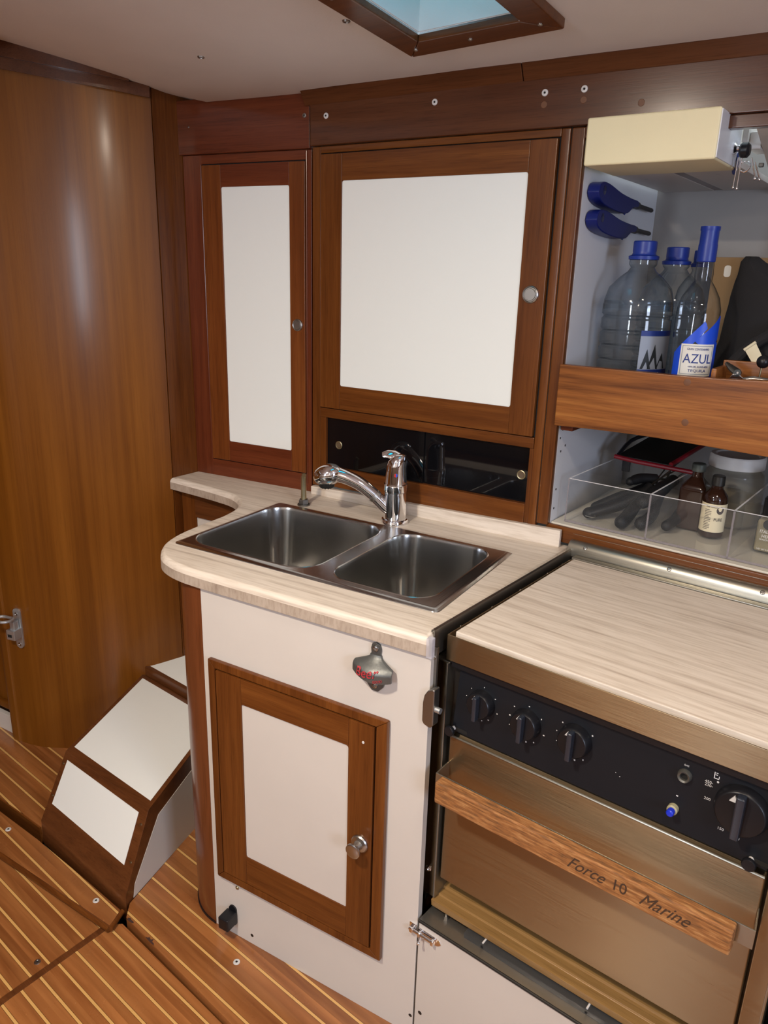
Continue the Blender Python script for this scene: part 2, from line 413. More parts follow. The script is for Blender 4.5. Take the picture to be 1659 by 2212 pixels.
# top trim along curved wall
top = [(x + .014, y - .016) for x, y in CURVE]
tb = [(x - .02, y + .03) for x, y in CURVE]
mb = MB()
def zl(x): return 1.896 + .165 * max(0, (-x - 1.60))
lp = top + tb[::-1]
mb.loft([[(x, y, zl(x)) for x, y in lp], [(x, y, zl(x) + .028) for x, y in lp]])
top2 = [(x + .026, y - .030) for x, y in CURVE[:-3]]; lp = top2 + [(x, y) for x, y in CURVE[:-3]][::-1]
mb.loft([[(x, y, zl(x) + .026) for x, y in lp], [(x, y, zl(x) + .12) for x, y in lp]])
struct('trim_2', mb, WV)
# door post and door at far left
mb = MB(); mb.prism([(-2.125, 1.285), (-2.118, 1.262), (-2.10, 1.256), (-2.078, 1.257), (-2.071, 1.264), (-2.071, 1.33), (-2.125, 1.33)], 'z', -.06, 2.2, .002)
struct('trim_3', mb, WC)
mb = MB(); mb.box(-2.9, -2.13, 1.30, 1.33, .09, 2.1)
d1 = struct('door_1', mb, WC)
mb = MB(); mb.box(-2.9, -2.135, 1.285, 1.30, .075, .10, .003)
o = mb.obj('door_sill', WC); o.parent = d1
mb = MB(); mb.box(-2.9, -2.127, 1.275, 1.29, -.02, .062)
struct('baseboard_left', mb, WHITE)

# ceiling with hatch hole
def hat(u, v): p = FH.w(u, v, 0); return (p.x, p.y)
HX0, HX1, HY0, HY1 = .058, .262, -.50, -.062
mb = MB()
us = [-2.2, -1.4, -.7, -.3, HX0, HX1, .6, 1.2, 2.4]; vs_ = [-3.6, -2.4, -1.46, -1.0, HY0, HY1, .03, .22]
V_ = {}
for i, u in enumerate(us):
    for j, v in enumerate(vs_):
        x, y = hat(u, v); V_[i, j] = mb.bm.verts.new((x, y, ceil_z(x, y)))
for i in range(len(us) - 1):
    for j in range(len(vs_) - 1):
        if us[i] == HX0 and vs_[j] == HY0: continue
        mb.bm.faces.new((V_[i, j], V_[i + 1, j], V_[i + 1, j + 1], V_[i, j + 1]))
ext = bmesh.ops.extrude_face_region(mb.bm, geom=list(mb.bm.faces))
bmesh.ops.translate(mb.bm, verts=[g for g in ext['geom'] if isinstance(g, bmesh.types.BMVert)], vec=(0, 0, .05))
struct('ceiling', mb, CEIL)
def hz(u, v): x, y = hat(u, v); return ceil_z(x, y)
# hatch frame (wood, mitred), well and pane
mb = MB()
ou = [(0, 0), (.319, 0), (.319, -.56), (0, -.56)]; inn = [(HX0 - .002, HY1 + .002), (HX1 + .002, HY1 + .002), (HX1 + .002, HY0 - .002), (HX0 - .002, HY0 - .002)]
for i in range(4):
    a, b_, c, d = ou[i], ou[(i + 1) % 4], inn[(i + 1) % 4], inn[i]
    mb.hexa([(p[0], p[1], hz(*p) - t) for t in (.016, -.002) for p in (a, b_, c, d)], .003)
w1 = struct('window_1', mb, WS, FH)
mb = MB()
for i in range(4):
    a, b_ = inn[i], inn[(i + 1) % 4]
    cx, cy = .16, -.28
    o2 = [(p[0] + (p[0] - cx) * .04, p[1] + (p[1] - cy) * .04) for p in (a, b_)]
    mb.hexa([(a[0], a[1], hz(*a) - .004), (b_[0], b_[1], hz(*b_) - .004), (o2[1][0], o2[1][1], hz(*b_) - .004), (o2[0][0], o2[0][1], hz(*a) - .004),
             (a[0], a[1], 2.06), (b_[0], b_[1], 2.06), (o2[1][0], o2[1][1], 2.06), (o2[0][0], o2[0][1], 2.06)])
o = mb.obj('hatch_well', plain('hatch_well_white', (.75, .80, .80), .3)); o.parent = w1
mb = MB(); mb.box(HX0 - .01, HX1 + .01, HY0 - .01, HY1 + .01, 2.06, 2.07); o = mb.obj('hatch_pane', TEAL); o.parent = w1
for u, v in ((.03, -.03), (.29, -.035), (.028, -.27), (.15, -.03)):
    mb = MB(); mb.lathe([(0, -.0015), (.003, -.0015), (.0045, 0), (.0045, .004)], (u, v, hz(u, v) - .0165), (0, 0, 1), 12); o = mb.obj('screw', NICKEL); o.parent = w1
# ceiling beam top left
mb = MB(); a = Vector((-1.557, 1.10)); b_ = Vector((-1.28, .95)); t = (b_ - a).normalized(); n = Vector((-t.y, t.x))
P = [a - t * .4, b_ + t * .9]; q = [P[0], P[1], P[1] - n * .09, P[0] - n * .09]
mb.hexa([(p.x, p.y, ceil_z(p.x, p.y) - k) for k in (.03, -.01) for p in q], .004)
struct('trim_4', mb, WV)
# rear (opposite) side, right end, back hull
mb = MB(); 
mb.box(-3.0, -1.15, -1.75, -1.7, -.06, 2.3, 0); mb.box(-.72, 2.2, -1.75, -1.7, -.06, 2.3, 0); mb.box(-1.15, -.72, -1.75, -1.7, -.06, 1.15, 0); mb.box(-1.15, -.72, -1.75, -1.7, 1.85, 2.3, 0)
struct('wall_rear', mb, CEIL)
mb = MB()
mb.box(-1.19, -1.15, -1.72, -1.67, 1.11, 1.89, .004); mb.box(-.72, -.68, -1.72, -1.67, 1.11, 1.89, .004); mb.box(-1.15, -.72, -1.72, -1.67, 1.11, 1.15, .004); mb.box(-1.15, -.72, -1.72, -1.67, 1.85, 1.89, .004)
struct('window_2', mb, W['z'])
mb = MB(); mb.box(2.1, 2.15, -1.7, -.75, -.06, 2.3, 0); mb.box(2.1, 2.15, -.10, 2.2, -.06, 2.3, 0); mb.box(2.1, 2.15, -.75, -.10, -.06, .95, 0); mb.box(2.1, 2.15, -.75, -.10, 1.9, 2.3, 0); struct('wall_right', mb, WC)
mb = MB(); mb.box(2.07, 2.12, -.79, -.75, .91, 1.94, .004); mb.box(2.07, 2.12, -.10, -.06, .91, 1.94, .004); mb.box(2.07, 2.12, -.75, -.10, .91, .95, .004); mb.box(2.07, 2.12, -.75, -.10, 1.9, 1.94, .004); struct('door_2', mb, W['z'])
mb = MB(); mb.box(-3.0, -2.95, -1.7, 1.4, -.06, 2.3, 0); struct('wall_fore', mb, WC)
mb = MB(); mb.box(-3.0, 2.15, 2.16, 2.2, -.06, 2.3, 0); mb.box(-2.95, -2.2, 1.36, 1.40, -.06, 2.3, 0); struct('wall_back', mb, WHITE)
# opposite settee (seen in reflections)
T = Thing('settee', 'long wooden settee with dark cushions along the opposite side', 'bench', FA, (-.6, -1.35, 0))
mb = MB(); mb.box(-2.4, 1.6, -1.69, -1.0, -.02, .40, .004); T.part('base', mb, W['x'])
mb = MB(); mb.box(-2.38, 1.58, -1.69, -1.0, .40, .50, .03, 4); T.part('cushion', mb, plain('brown_cushion', (.12, .07, .04), .8))
mb = MB(); mb.box(-2.38, 1.58, -1.69, -1.58, .50, .95, .03, 4); T.part('back_cushion', mb, plain('brown_cushion2', (.12, .07, .04), .8))

# ------------------------------------------------------------------ floor
mb = MB(); mb.box(-3.2, 2.3, -1.9, 2.3, -.09, -.07, 0); struct('floor', mb, GAP)
def floor_poly(pts, z0, z1, b=.0015):  # pts in world plan -> FF frame
    inv = FF.m.inverted(); L = [tuple((inv @ Vector((p[0], p[1], 0)))[:2]) for p in pts]
    return MB().prism(L, 'z', z0, z1, b)
mb = floor_poly([(-2.95, 1.17), (-1.880, 1.0562), (-1.785, 1.050), (-1.674, 1.0415), (-1.66, 1.12), (-1.64, 1.24), (-1.55, 1.75), (-2.95, 1.75)], -.055, 0, .006)
T = Thing('floor_panel', 'striped wooden floor at the foot of the curved wall, scuffed and shiny', 'floor panel', FF)
T.part('board', mb, FLOOR_HI)
P_ = [FF.m.inverted() @ Vector(p) for p in ((-2.95, 1.1665, 0), (-1.880, 1.0530, 0), (-1.785, 1.0468, 0), (-1.676, 1.0383, 0))]
mb = MB(); mb.loft([[(p.x, p.y, -.055), (p.x, p.y + .004, -.055), (p.x, p.y + .004, -.004), (p.x, p.y, -.004)] for p in P_]); T.part('riser', mb, W['x'])
mb = floor_poly([(-1.2335, .951), (-.837, .8765), (2.05, .34), (2.05, 1.1), (-.5, 1.1), (-1.0, 1.75), (-1.5, 1.75), (-1.30, 1.20), (-1.2595, .985)], -.055, 0, .003)
T = Thing('floor_panel', 'raised striped wooden floor ledge along the sink cabinet with a chipped edge', 'floor panel', FF)
lg = T.part('board', mb, FLOOR_HI)
inv_ff = FF.m.inverted(); c = inv_ff @ Vector((-.9258, .9955, 0)); washer_screw(T, lg, (c.x, c.y, 0), (0, 0, 1), .0080, ZINC)
CH = plain('bare_chip', (.05, .022, .016), .6)
for pl_ in ([(-1.2265, .9478), (-1.219, .9468), (-1.210, .9462), (-1.2035, .9482), (-1.209, .9515), (-1.215, .9512), (-1.2205, .9545), (-1.226, .9522)], [(-1.150, .9347), (-1.137, .9318), (-1.117, .9285), (-1.1205, .9325), (-1.127, .9335), (-1.1295, .9405), (-1.134, .9362), (-1.141, .9395), (-1.1445, .9362)]):
    q = [inv_ff @ Vector((*p, 0)) for p in pl_]; mb = MB(); mb.prism([(p.x, p.y) for p in q], 'z', -.0005, .0005); T.part('chip', mb, CH, lg)
# strip with two screws
T = Thing('floor_strip', 'narrow striped floor strip with a rounded nosing, two cupped screws in front of the step', 'floor strip', FF)
sp = [(-2.95, 1.115), (-1.8284, 1.0205), (-1.635, 1.005), (-1.4285, .981), (-1.2625, .9595), (-1.2408, .9135), (-1.68, .9235), (-2.95, .96)]
st = T.part('board', floor_poly(sp, -.025, 0, .002), FLOOR_ST)
inv = FF.m.inverted()
mb = MB(); pts = [inv @ Vector(p) for p in ((-2.95, .957, -.008), (-2.2, .935, -.008), (-1.68, .9215, -.008), (-1.245, .911, -.008))]
mb.tube(pts, .0078, 12); pts = [inv @ Vector(p) for p in ((-1.243, .911, -.006), (-1.2585, .962, -.006))]; mb.tube(pts, .0066, 12); T.part('nosing', mb, W['x'])
for c in ((-1.738, .9865), (-1.3335, .9465)):
    q = inv @ Vector((*c, 0)); washer_screw(T, st, (q.x, q.y, 0), (0, 0, 1), .0080, ZINC)
# sole boards
def sole(P, mat, label, screws=()):
    T = Thing('sole_board', label, 'floor board', FF)
    b0 = T.part('board', floor_poly(P, -.05, -.018, .0015), mat)
    L = [inv @ Vector((*p, 0)) for p in P]
    if screws:
        for c in screws:
            q = inv @ Vector((*c, 0)); washer_screw(T, b0, (q.x, q.y, -.018), (0, 0, 1), .0075, NICKEL)
    return T
sole([(-2.95, 1.0), (-1.68, .93), (-1.2665, .93), (-1.292, .72), (-1.40, -.9), (-2.95, -.9)], FLOOR_L, 'striped wooden sole board left of the cross joint with one dull screw', [(-1.318, .770)])
sole([(-1.2605, .93), (-1.2395, .945), (-.83, .872), (2.05, .335), (2.05, -.9), (-1.394, -.9), (-1.286, .72)], FLOOR_R, 'lighter striped wooden sole board right of the cross joint')
mb = MB(); q0 = inv @ Vector((-1.2625, .925, 0)); q1 = inv @ Vector((-1.30, .60, 0)); d = (q1 - q0)
mb.hexa([(q0.x - .009, q0.y, -.03), (q0.x + .007, q0.y, -.03), (q1.x + .007, q1.y - .2, -.03), (q1.x - .009, q1.y - .2, -.03), (q0.x - .009, q0.y, -.0165), (q0.x + .007, q0.y, -.0165), (q1.x + .007, q1.y - .2, -.0165), (q1.x - .009, q1.y - .2, -.0165)], .001)
struct('trim_5', mb, WS, FF)

# ------------------------------------------------------------------ step box
T = Thing('step_box', 'low wooden step box with white inlaid slanting top and front', 'step', FA, (-1.46, 1.15, 0))
bFL, bFR = Vector((-1.668, 1.038, 0)), Vector((-1.259, .974, 0))
kL, kR = Vector((-1.666, 1.039, .026)), Vector((-1.2595, .975, .026))
LF, RF = Vector((-1.655, 1.131, .2)), Vector((-1.278, 1.081, .2))
LB, RB = Vector((-1.700, 1.458, .272)), Vector((-1.3345, 1.40, .272))
bBL, bBR = Vector((-1.70, 1.43, 0)), Vector((-1.3353, 1.398, 0))
mb = MB()
dz = Vector((0, 0, -.05))
prof = lambda b0, k, f, bk, bb: [b0 + dz, k, f, bk, bb + dz]
Lp = prof(bFL, kL, LF, LB, bBL); Rp = prof(bFR, kR, RF, RB, bBR)
mb._add([*Lp, *Rp], [(0, 1, 2, 3, 4), (9, 8, 7, 6, 5)] + [(i, 5 + i, 5 + (i + 1) % 5, (i + 1) % 5) for i in range(5)])
bmesh.ops.recalc_face_normals(mb.bm, faces=mb.bm.faces); mb._bevel(list(mb.bm.faces), .002, 2)
body = T.part('body', mb, WS)
def inset(A, B, C, D, a, b_, c, d, th=.0012, lift=.0006):
    # quad A(bl) B(br) C(tr) D(tl); inset fractions; returns thin slab on outward side
    def P(u, v): return (A * (1 - u) + B * u) * (1 - v) + (D * (1 - u) + C * u) * v
    q = [P(a, b_), P(1 - c, b_), P(1 - c, 1 - d), P(a, 1 - d)]
    n = (B - A).cross(D - A).normalized()
    return [p - n * th for p in q] + [p + n * lift for p in q]
mb = MB(); mb.hexa(inset(LF, RF, RB, LB, .040, .065, .035, .045)); T.part('lid_panel', mb, WHITE2, label='white inlay of the slanting lid')
mb = MB(); mb.hexa(inset(kL, kR, RF, LF, .055, .285, .085, .095)); T.part('front_panel', mb, WHITE2, label='white inlay of the front')
# side white panel
mb = MB(); a = RF.lerp(RB, .12) ; 
q = [bFR + Vector((-.005, .028, .0)), bBR, Vector((RB.x, RB.y, .222)), Vector((RF.x - .0062, RF.y + .035, .160)), Vector((kR.x - .0065, kR.y + .036, .035))]
q = [p + Vector((.0011 if i else .0011, 0, 0)) for i, p in enumerate(q)]
mb._add([*q, *[p + Vector((-.003, 0, 0)) for p in q]], [(0, 1, 2, 3, 4), (9, 8, 7, 6, 5)] + [(i, (i + 1) % 5, 5 + (i + 1) % 5, 5 + i) for i in range(5)])
T.part('side_panel', mb, WHITE)
nf = (kR - kL).cross(LF - kL).normalized()
for u, v in ((.022, .83), (.028, .38), (.965, .80), (.965, .36)):
    p = (kL * (1 - u) + kR * u) * (1 - v) + (LF * (1 - u) + RF * u) * v
    mb = MB(); mb.lathe([(0, .0012), (.0035, .001), (.004, -.001)], p + nf * .0005, nf, 12); T.part('screw', mb, BRASS)
# upper tread behind
T = Thing('upper_step', 'white upper step tread with wooden nosing behind the step box', 'step', FA, (-1.5, 1.5, 0))
mb = MB(); mb.hexa([(-1.705, 1.464, -.02), (-1.25, 1.395, -.02), (-1.25, 1.60, -.02), (-1.62, 1.60, -.02), (-1.705, 1.464, .298), (-1.25, 1.395, .298), (-1.25, 1.60, .340), (-1.62, 1.60, .340)], .001); T.part('tread', mb, WHITE2)
mb = MB(); mb.hexa([(-1.71, 1.462, .262), (-1.25, 1.392, .262), (-1.25, 1.402, .262), (-1.71, 1.474, .262), (-1.71, 1.462, .3), (-1.25, 1.392, .3), (-1.25, 1.407, .3), (-1.71, 1.479, .3)], .003); T.part('nosing', mb, WS)

# ------------------------------------------------------------------ sink cabinet
YP = 1.052
def sx(x): return x * 1.00766
def sz(z): return 1.492 + (z - 1.492) * 1.00766
T = Thing('sink_cabinet', 'white sink base cabinet with a rounded wooden corner and framed door', 'cabinet', FA, (-.8, 1.2, 0))
XL, XR = sx(-1.030), -.5065
zb = .871
mb = MB(); mb.box(XL, XR, YP, YP + .018, .0, zb, .001)
body = T.part('front_board', mb, WHITE)
cx, cy, rr = XL, YP + .133, .133
arc = [(cx + rr * math.cos(R(a)), cy + rr * math.sin(R(a))) for a in range(270, 179, -6)]
arc = [(XL + .001, YP - .001)] + arc[1:] + [(XL - rr, 1.50)]
inner = [(x + .018, y + .018) for x, y in arc]; inner[0] = (XL + .001, YP + .018); inner[-1] = (XL - rr + .018, 1.50)
na = len([p for p in arc if p[1] < 1.152])
mb = MB(); mb.prism(arc + inner[::-1], 'z', 0, .732); mb.prism(arc[:na] + inner[:na][::-1], 'z', .732, zb); T.part('corner_column', mb, wood('column_wood', (.10, .028, .010), (.145, .043, .014), (.19, .060, .02), 'z', .6, .28, .4, .6))
mb = MB(); mb.prism([(x - .0015, y - .0015) for x, y in arc] + inner[::-1], 'z', 0, .006); T.part('base_seal', mb, BLACK)
mb = MB(); mb.box(-.56, -.545, YP + .02, 1.58, .0, .732); mb.box(-1.15, -.545, 1.585, 1.60, 0, zb - .002); T.part('carcass', mb, W['z'])
# door surround and door
dx0, dx1, dz0, dz1 = sx(-1.0085), sx(-.5778), sz(.171), sz(.7235)
ix0, ix1, iz0, iz1 = sx(-.9905), sx(-.6010), sz(.1895), sz(.706)
px0, px1, pz0, pz1 = sx(-.9205), sx(-.6600), sz(.2645), sz(.645)
def frame4(mb, x0, x1, z0, z1, X0, X1, Z0, Z1, ya, yb, b=.002):
    # mitred frame, outer x0.. inner X0..
    o_ = [(x0, z0), (x1, z0), (x1, z1), (x0, z1)]; i_ = [(X0, Z0), (X1, Z0), (X1, Z1), (X0, Z1)]
    for k in range(4):
        a, b2, c, d = o_[k], o_[(k + 1) % 4], i_[(k + 1) % 4], i_[k]
        mb.hexa([(p[0], ya, p[1]) for p in (a, b2, c, d)] + [(p[0], yb, p[1]) for p in (a, b2, c, d)], b)
mb = MB(); frame4(mb, dx0, dx1, dz0, dz1, ix0, ix1, iz0, iz1, YP, YP - .011, .002); T.part('door_surround', mb, W['z'])
mb = MB(); mb.box(ix0 - .001, ix1 + .001, YP - .003, YP - .001, iz0 - .001, iz1 + .001, 0); T.part('gap', mb, GAP)
def panel_door(T, x0, x1, z0, z1, X0, X1, Z0, Z1, yf, th, wv, wh, panel, rnd=.006, lip=.003, name='door'):
    mb = MB(); mb.box(X0 - .003, X1 + .003, yf + lip, yf + th, Z0 - .003, Z1 + .003, 0); d = T.part(name, mb, panel)
    for a, b2 in ((x0, X0), (X1, x1)):
        mb = MB(); mb.box(a, b2, yf, yf + th, z0, z1, .0018); T.part('stile', mb, wv, d)
    mb = MB(); mb.box(X0 - .0002, X1 + .0002, yf + .0003, yf + th, Z1, z1, .0012); T.part('top_rail', mb, wh, d)
    mb = MB(); mb.box(X0 - .0002, X1 + .0002, yf + .0003, yf + th, z0, Z0, .0012); T.part('bottom_rail', mb, wh, d)
    # rounded inner corners
    for cx_, cz_, sx_, sz_ in ((X0, Z0, 1, 1), (X1, Z0, -1, 1), (X1, Z1, -1, -1), (X0, Z1, 1, -1)):
        mb = MB()
        pts = [(cx_ - sx_ * .001, cz_ - sz_ * .001), (cx_ + sx_ * rnd, cz_ - sz_ * .001)] + [(cx_ + sx_ * rnd * (1 - math.sin(R(a))), cz_ + sz_ * rnd * (1 - math.cos(R(a)))) for a in range(0, 91, 15)] + [(cx_ - sx_ * .001, cz_ + sz_ * rnd)]
        mb.prism(pts, 'y', yf + .0008, yf + th)
        T.part('corner_fillet', mb, wh, d)
    return d
d = panel_door(T, ix0 + .003, ix1 - .003, iz0 + .003, iz1 - .003, px0, px1, pz0, pz1, YP - .012, .010, W['z'], W['x'], WHITE, .0045)
kx, kz = sx(-.6290), sz(.438)
mb = MB(); mb.lathe([(0, .0), (.0185, 0), (.0185, .003), (.0165, .0055), (.010, .007), (.008, .012), (.0075, .018), (.013, .021), (.0155, .024), (.0155, .0275), (.013, .029), (0, .0295)], (kx, YP - .012, kz), (0, -1, 0), 32)
T.part('knob', mb, NICKEL, d, 'round satin metal knob')
mb = MB(); mb.lathe([(0, .001), (.0025, .0008), (.0028, 0)], (sx(-.627), YP - .012, sz(.665)), (0, -1, 0), 10); T.part('pin_head', mb, WHITEP, d)
for (x, z, rx) in ((-.9205, .036, .0045), (-.5085, .062, .004)):
    mb = MB(); mb.lathe([(0, .0004), (rx * .8, .0004), (rx, 0)], (sx(x), YP, sz(z)), (0, -1, 0), 12); T.part('screw_hole', mb, DARKM)
mb = MB(); mb.lathe([(0, .003), (.003, .003), (.005, .001), (.005, 0)], (sx(-.9595), YP, sz(.152)), (0, -1, 0), 10); T.part('screw', mb, BRASS)
# black magnetic door holder
T = Thing('door_stop', 'black plastic door holder block low on the white sink cabinet', 'door stop', FA, (sx(-.985), YP, .06))
bx, bz = sx(-.978), sz(.068)
mb = MB(); mb.prism([(bx + .004 + .011 * math.cos(R(a)), bz + (.017 if 0 <= a <= 180 else -.017) + .011 * math.sin(R(a))) for a in list(range(0, 181, 20)) + list(range(180, 361, 20))], 'y', YP - .004, YP, .001); T.part('plate', mb, BLACK)
mb = MB(); mb.box(bx - .012, bx + .017, YP - .036, YP - .003, bz - .017, bz + .015, .003, 3); T.part('block', mb, BLACK)
# bottle opener
ox, oz = sx(-.6095), sz(.8195)
T = Thing('bottle_opener', 'worn grey cast bottle opener with red lettering screwed under the counter edge', 'bottle opener', FA, (ox, YP, oz))
bp_ = [(0, .052), (-.008, .049), (-.0105, .040), (-.0095, .030), (-.013, .020), (-.020, .010), (-.022, 0), (-.0215, -.018), (-.0165, -.034), (-.007, -.0455), (.006, -.0455), (.0165, -.034), (.0215, -.018), (.022, 0), (.020, .010), (.013, .020), (.0095, .030), (.0105, .040), (.008, .049)]
mb = MB(); mb.prism([(ox + x, oz + z) for x, z in bp_], 'y', YP - .005, YP, .0015, 2); pl = T.part('back_plate', mb, CAST)
def hsurf(u, t):
    wd = .0115 + .0285 * min(1, max(0, (t - .10) / .34)) ** 1.2; dp = .004 + .024 * min(1, t / .62) ** 1.3
    zz = .028 - .037 * t - .006 * (1 - u * u) * max(0, t - .5) / .5 - .003 * u * t
    return Vector((ox + wd * u, YP - dp * (1 - .42 * u * u) - .002, oz + zz))
mb = MB(); n0, n1 = 14, 16; grid = [[hsurf(-1 + 2 * j / n1, k / n0) for j in range(n1 + 1)] for k in range(n0 + 1)]
mb.loft([row + [p + Vector((0, .0035, 0)) for p in row[::-1]] for row in grid]); hd = T.part('hood', mb, CAST)
def opf(x, y, z):
    y = y + .17 * x; t = (.028 - (.0035 + y)) / .037; t = min(1, max(.05, t)); p = hsurf(x / .040, t); return (p.x, p.y - .0014 - z, p.z)
mb = MB(); mb.text('Beer', .021, lambda x, y, z: opf(x - .006, y, z), .1, .0004, sx=1.15); mb.text('GOOD', .0055, lambda x, y, z: opf(x + .018, y - .0115, z), 0, .0003); T.part('lettering', mb, REDTXT, hd)
for z in (.041, -.033):
    mb = MB(); mb.lathe([(0, .001), (.0022, .001), (.003, .003), (.0055, .0022), (.0062, 0)], (ox, YP - .005, oz + z), (0, -1, 0), 16); T.part('screw', mb, NICKEL, pl)

# ------------------------------------------------------------------ low cabinet under counter (left)
T = Thing('low_cabinet', 'dark wooden locker front with white panel under the narrow counter strip', 'cabinet', FA, (-1.4, 1.565, 0))
yb = 1.565
mb = MB(); mb.box(-1.60, -1.545, yb, yb + .02, .29, .871, .002); T.part('left_stile', mb, W['z'])
mb = MB(); mb.box(-1.545, -1.12, yb - .004, yb + .02, .79, .871, .002); T.part('top_rail', mb, WS)
mb = MB(); mb.box(-1.545, -1.12, yb + .004, yb + .018, .29, .80, .0); T.part('panel', mb, WHITE)

# ------------------------------------------------------------------ countertop
T = Thing('countertop', 'beige travertine-look laminate worktop with rounded corner around the sink', 'countertop', FA, (-.9, 1.3, .9))
rt0 = FC.w(-.018, .01, 0); rt1 = FC.w(-.018, .53, 0)
front = [(-.507, 1.042), (-.8, 1.042), (-1.03, 1.042), (-1.075, 1.044)]
lobe = smooth_line([(-1.075, 1.044), (-1.12, 1.052), (-1.165, 1.071), (-1.200, 1.104), (-1.222, 1.142), (-1.236, 1.19), (-1.242, 1.25), (-1.2445, 1.31), (-1.246, 1.35), (-1.256, 1.40), (-1.268, 1.430), (-1.287, 1.458), (-1.313, 1.482), (-1.352, 1.502), (-1.405, 1.513), (-1.50, 1.524), (-1.612, 1.534)], 3)
outl = front[:-1] + lobe + [(-1.600, 1.665), (-1.187, 1.668), (rt1.x, 1.642), (rt0.x, 1.09)]
SK = (-1.197, -.540, 1.137, 1.517)
hole = rrect(SK[0] + .008, SK[1] - .008, SK[2] + .008, SK[3] - .008, .02, 3)
prof = [(.871, .001), (.872, 0), (.893, 0), (.899, .0012), (.904, .0042), (.9065, .008), (.907, .011)]
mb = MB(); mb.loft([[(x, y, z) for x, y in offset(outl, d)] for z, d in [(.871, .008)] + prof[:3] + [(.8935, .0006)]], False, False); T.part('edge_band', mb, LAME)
mb = MB(); mb.loft([[(x, y, z) for x, y in offset(outl, d)] for z, d in prof[2:]], False, False)
mb.sheet([offset(outl, .011), hole], .907)
mb.loft([[(x, y, z) for x, y in hole] for z in (.907, .875)], False, False)
bmesh.ops.remove_doubles(mb.bm, verts=mb.bm.verts, dist=1e-5)
T.part('slab', mb, LAM)
p1 = FB.w(.006, -.013, 0); p2 = FB.w(.72, -.013, 0)
bs = [(p1.x, p1.y), (p2.x, p2.y), (p2.x, p2.y + .014), (p1.x, p1.y + .014)]
mb = MB(); mb.hexa([(x, y, .9065) for x, y in bs] + [(bs[0][0], bs[0][1], .929), (bs[1][0], bs[1][1], .9475), (bs[2][0], bs[2][1], .9475), (bs[3][0], bs[3][1], .929)], .002)
T.part('backsplash', mb, LAM)
mb = MB(); mb.box(-.512, -.5005, 1.0405, 1.052, .870, .9065, .001); T.part('taped_corner', mb, clear('clear_tape', (.9, .9, .95), .2, .35, (.7, .7, .75)))

# ------------------------------------------------------------------ sink
T = Thing('kitchen_sink', 'stainless steel double bowl sink set into the beige worktop', 'sink', FA, (-.87, 1.33, .907))
bw = [rrect(-1.186, -.846, 1.158, 1.494, .062, 8), rrect(-.811, -.573, 1.163, 1.494, .055, 8)]
mb = MB()
outr = rrect(*SK, .012, 3)
mb.loft([[(x, y, z) for x, y in offset(outr, d)] for z, d in ((.9072, 0), (.9085, .0008), (.9100, .006), (.9112, .010), (.9108, .014))], False, False)
mb.sheet([offset(outr, .014)] + bw, .9108)
bmesh.ops.remove_doubles(mb.bm, verts=mb.bm.verts, dist=1e-5)
rim = T.part('rim', mb, SINK)
for k, (L_, cx_, cy_) in enumerate(((bw[0], -1.016, 1.33), (bw[1], -.692, 1.33))):
    pr_ = [(.9108, 0), (.9118, .0015), (.9105, .0035), (.903, .0052), (.88, .007), (.80, .014), (.762, .018), (.750, .023), (.743, .032), (.740, .045)]
    mb = MB(); mb.loft([[(x, y, z) for x, y in offset(L_, d)] for z, d in pr_], False, True)
    bwl = T.part('bowl', mb, SINK)
    mb = MB(); mb.lathe([(0, .7385), (.018, .7385), (.030, .7405), (.040, .7425), (.044, .741)], (cx_, cy_, 0), (0, 0, 1), 28); T.part('drain', mb, CHROME, bwl)
    mb = MB(); mb.lathe([(0, .7395), (.016, .7395)], (cx_, cy_, 0), (0, 0, 1), 20); T.part('drain_hole', mb, GAP, bwl)

# ------------------------------------------------------------------ faucet
fx, fy = -.867, 1.552
T = Thing('faucet', 'chrome single-lever pull-out tap behind the sink', 'faucet', FA, (fx, fy, .907))
mb = MB(); mb.lathe([(0, .907), (.034, .907), (.034, .912), (.032, .917), (.028, .918), (.0275, .950), (.0265, .985), (.0265, .986)], (fx, fy, 0), n=36); bd = T.part('body', mb, CHROME)
mb = MB(); mb.lathe([(.0265, .9865), (.0282, .988), (.0285, 1.001), (.0282, 1.006), (.0265, 1.0075)], (fx, fy, 0), n=36); T.part('collar', mb, CHROME, bd)
mb = MB()
rings = []
for z, r, ox_, oy_ in ((1.0075, .0265, 0, 0), (1.02, .0258, 0, 0), (1.035, .0245, .0, 0), (1.05, .0238, .0, 0), (1.062, .0225, .0015, .001), (1.072, .0185, .005, .003), (1.078, .012, .009, .005), (1.080, .004, .011, .006)):
    rings.append([(fx + ox_ + r * math.cos(2 * math.pi * j / 28), fy + oy_ + r * math.sin(2 * math.pi * j / 28), z) for j in range(28)])
mb.loft(rings, False, True)
hn = T.part('handle', mb, CHROME)
mb = MB(); mb.tube([(fx + .012, fy + .006, 1.070), (fx - .004, fy - .004, 1.0775), (fx - .018, fy - .011, 1.079), (fx - .030, fy - .017, 1.0765)], [.010, .0125, .0115, .007], 16, flat=.35)
T.part('lever', mb, CHROME, hn)
nv = Vector((.475, -.88, 0)); bc = Vector((fx, fy, 1.032)) + nv * .0246; tv = Vector((.88, .475, 0))
for nm, a0, mt in (('hot_mark', 90, plain('mark_red', (.5, .02, .02), .4)), ('cold_mark', 270, plain('mark_blue', (.02, .08, .5), .4))):
    pts = [bc + tv * (.0045 * math.cos(R(a0 + a))) + Vector((0, 0, .0045 * math.sin(R(a0 + a)))) for a in range(0, 181, 20)]
    mb = MB(); mb._add([p + nv * .0006 for p in pts] + [p - nv * .002 for p in pts], [tuple(range(10)), tuple(range(19, 9, -1))] + [(i, i + 10, (i + 1) % 10 + 10, (i + 1) % 10) for i in range(10)])
    T.part(nm, mb, mt, hn)
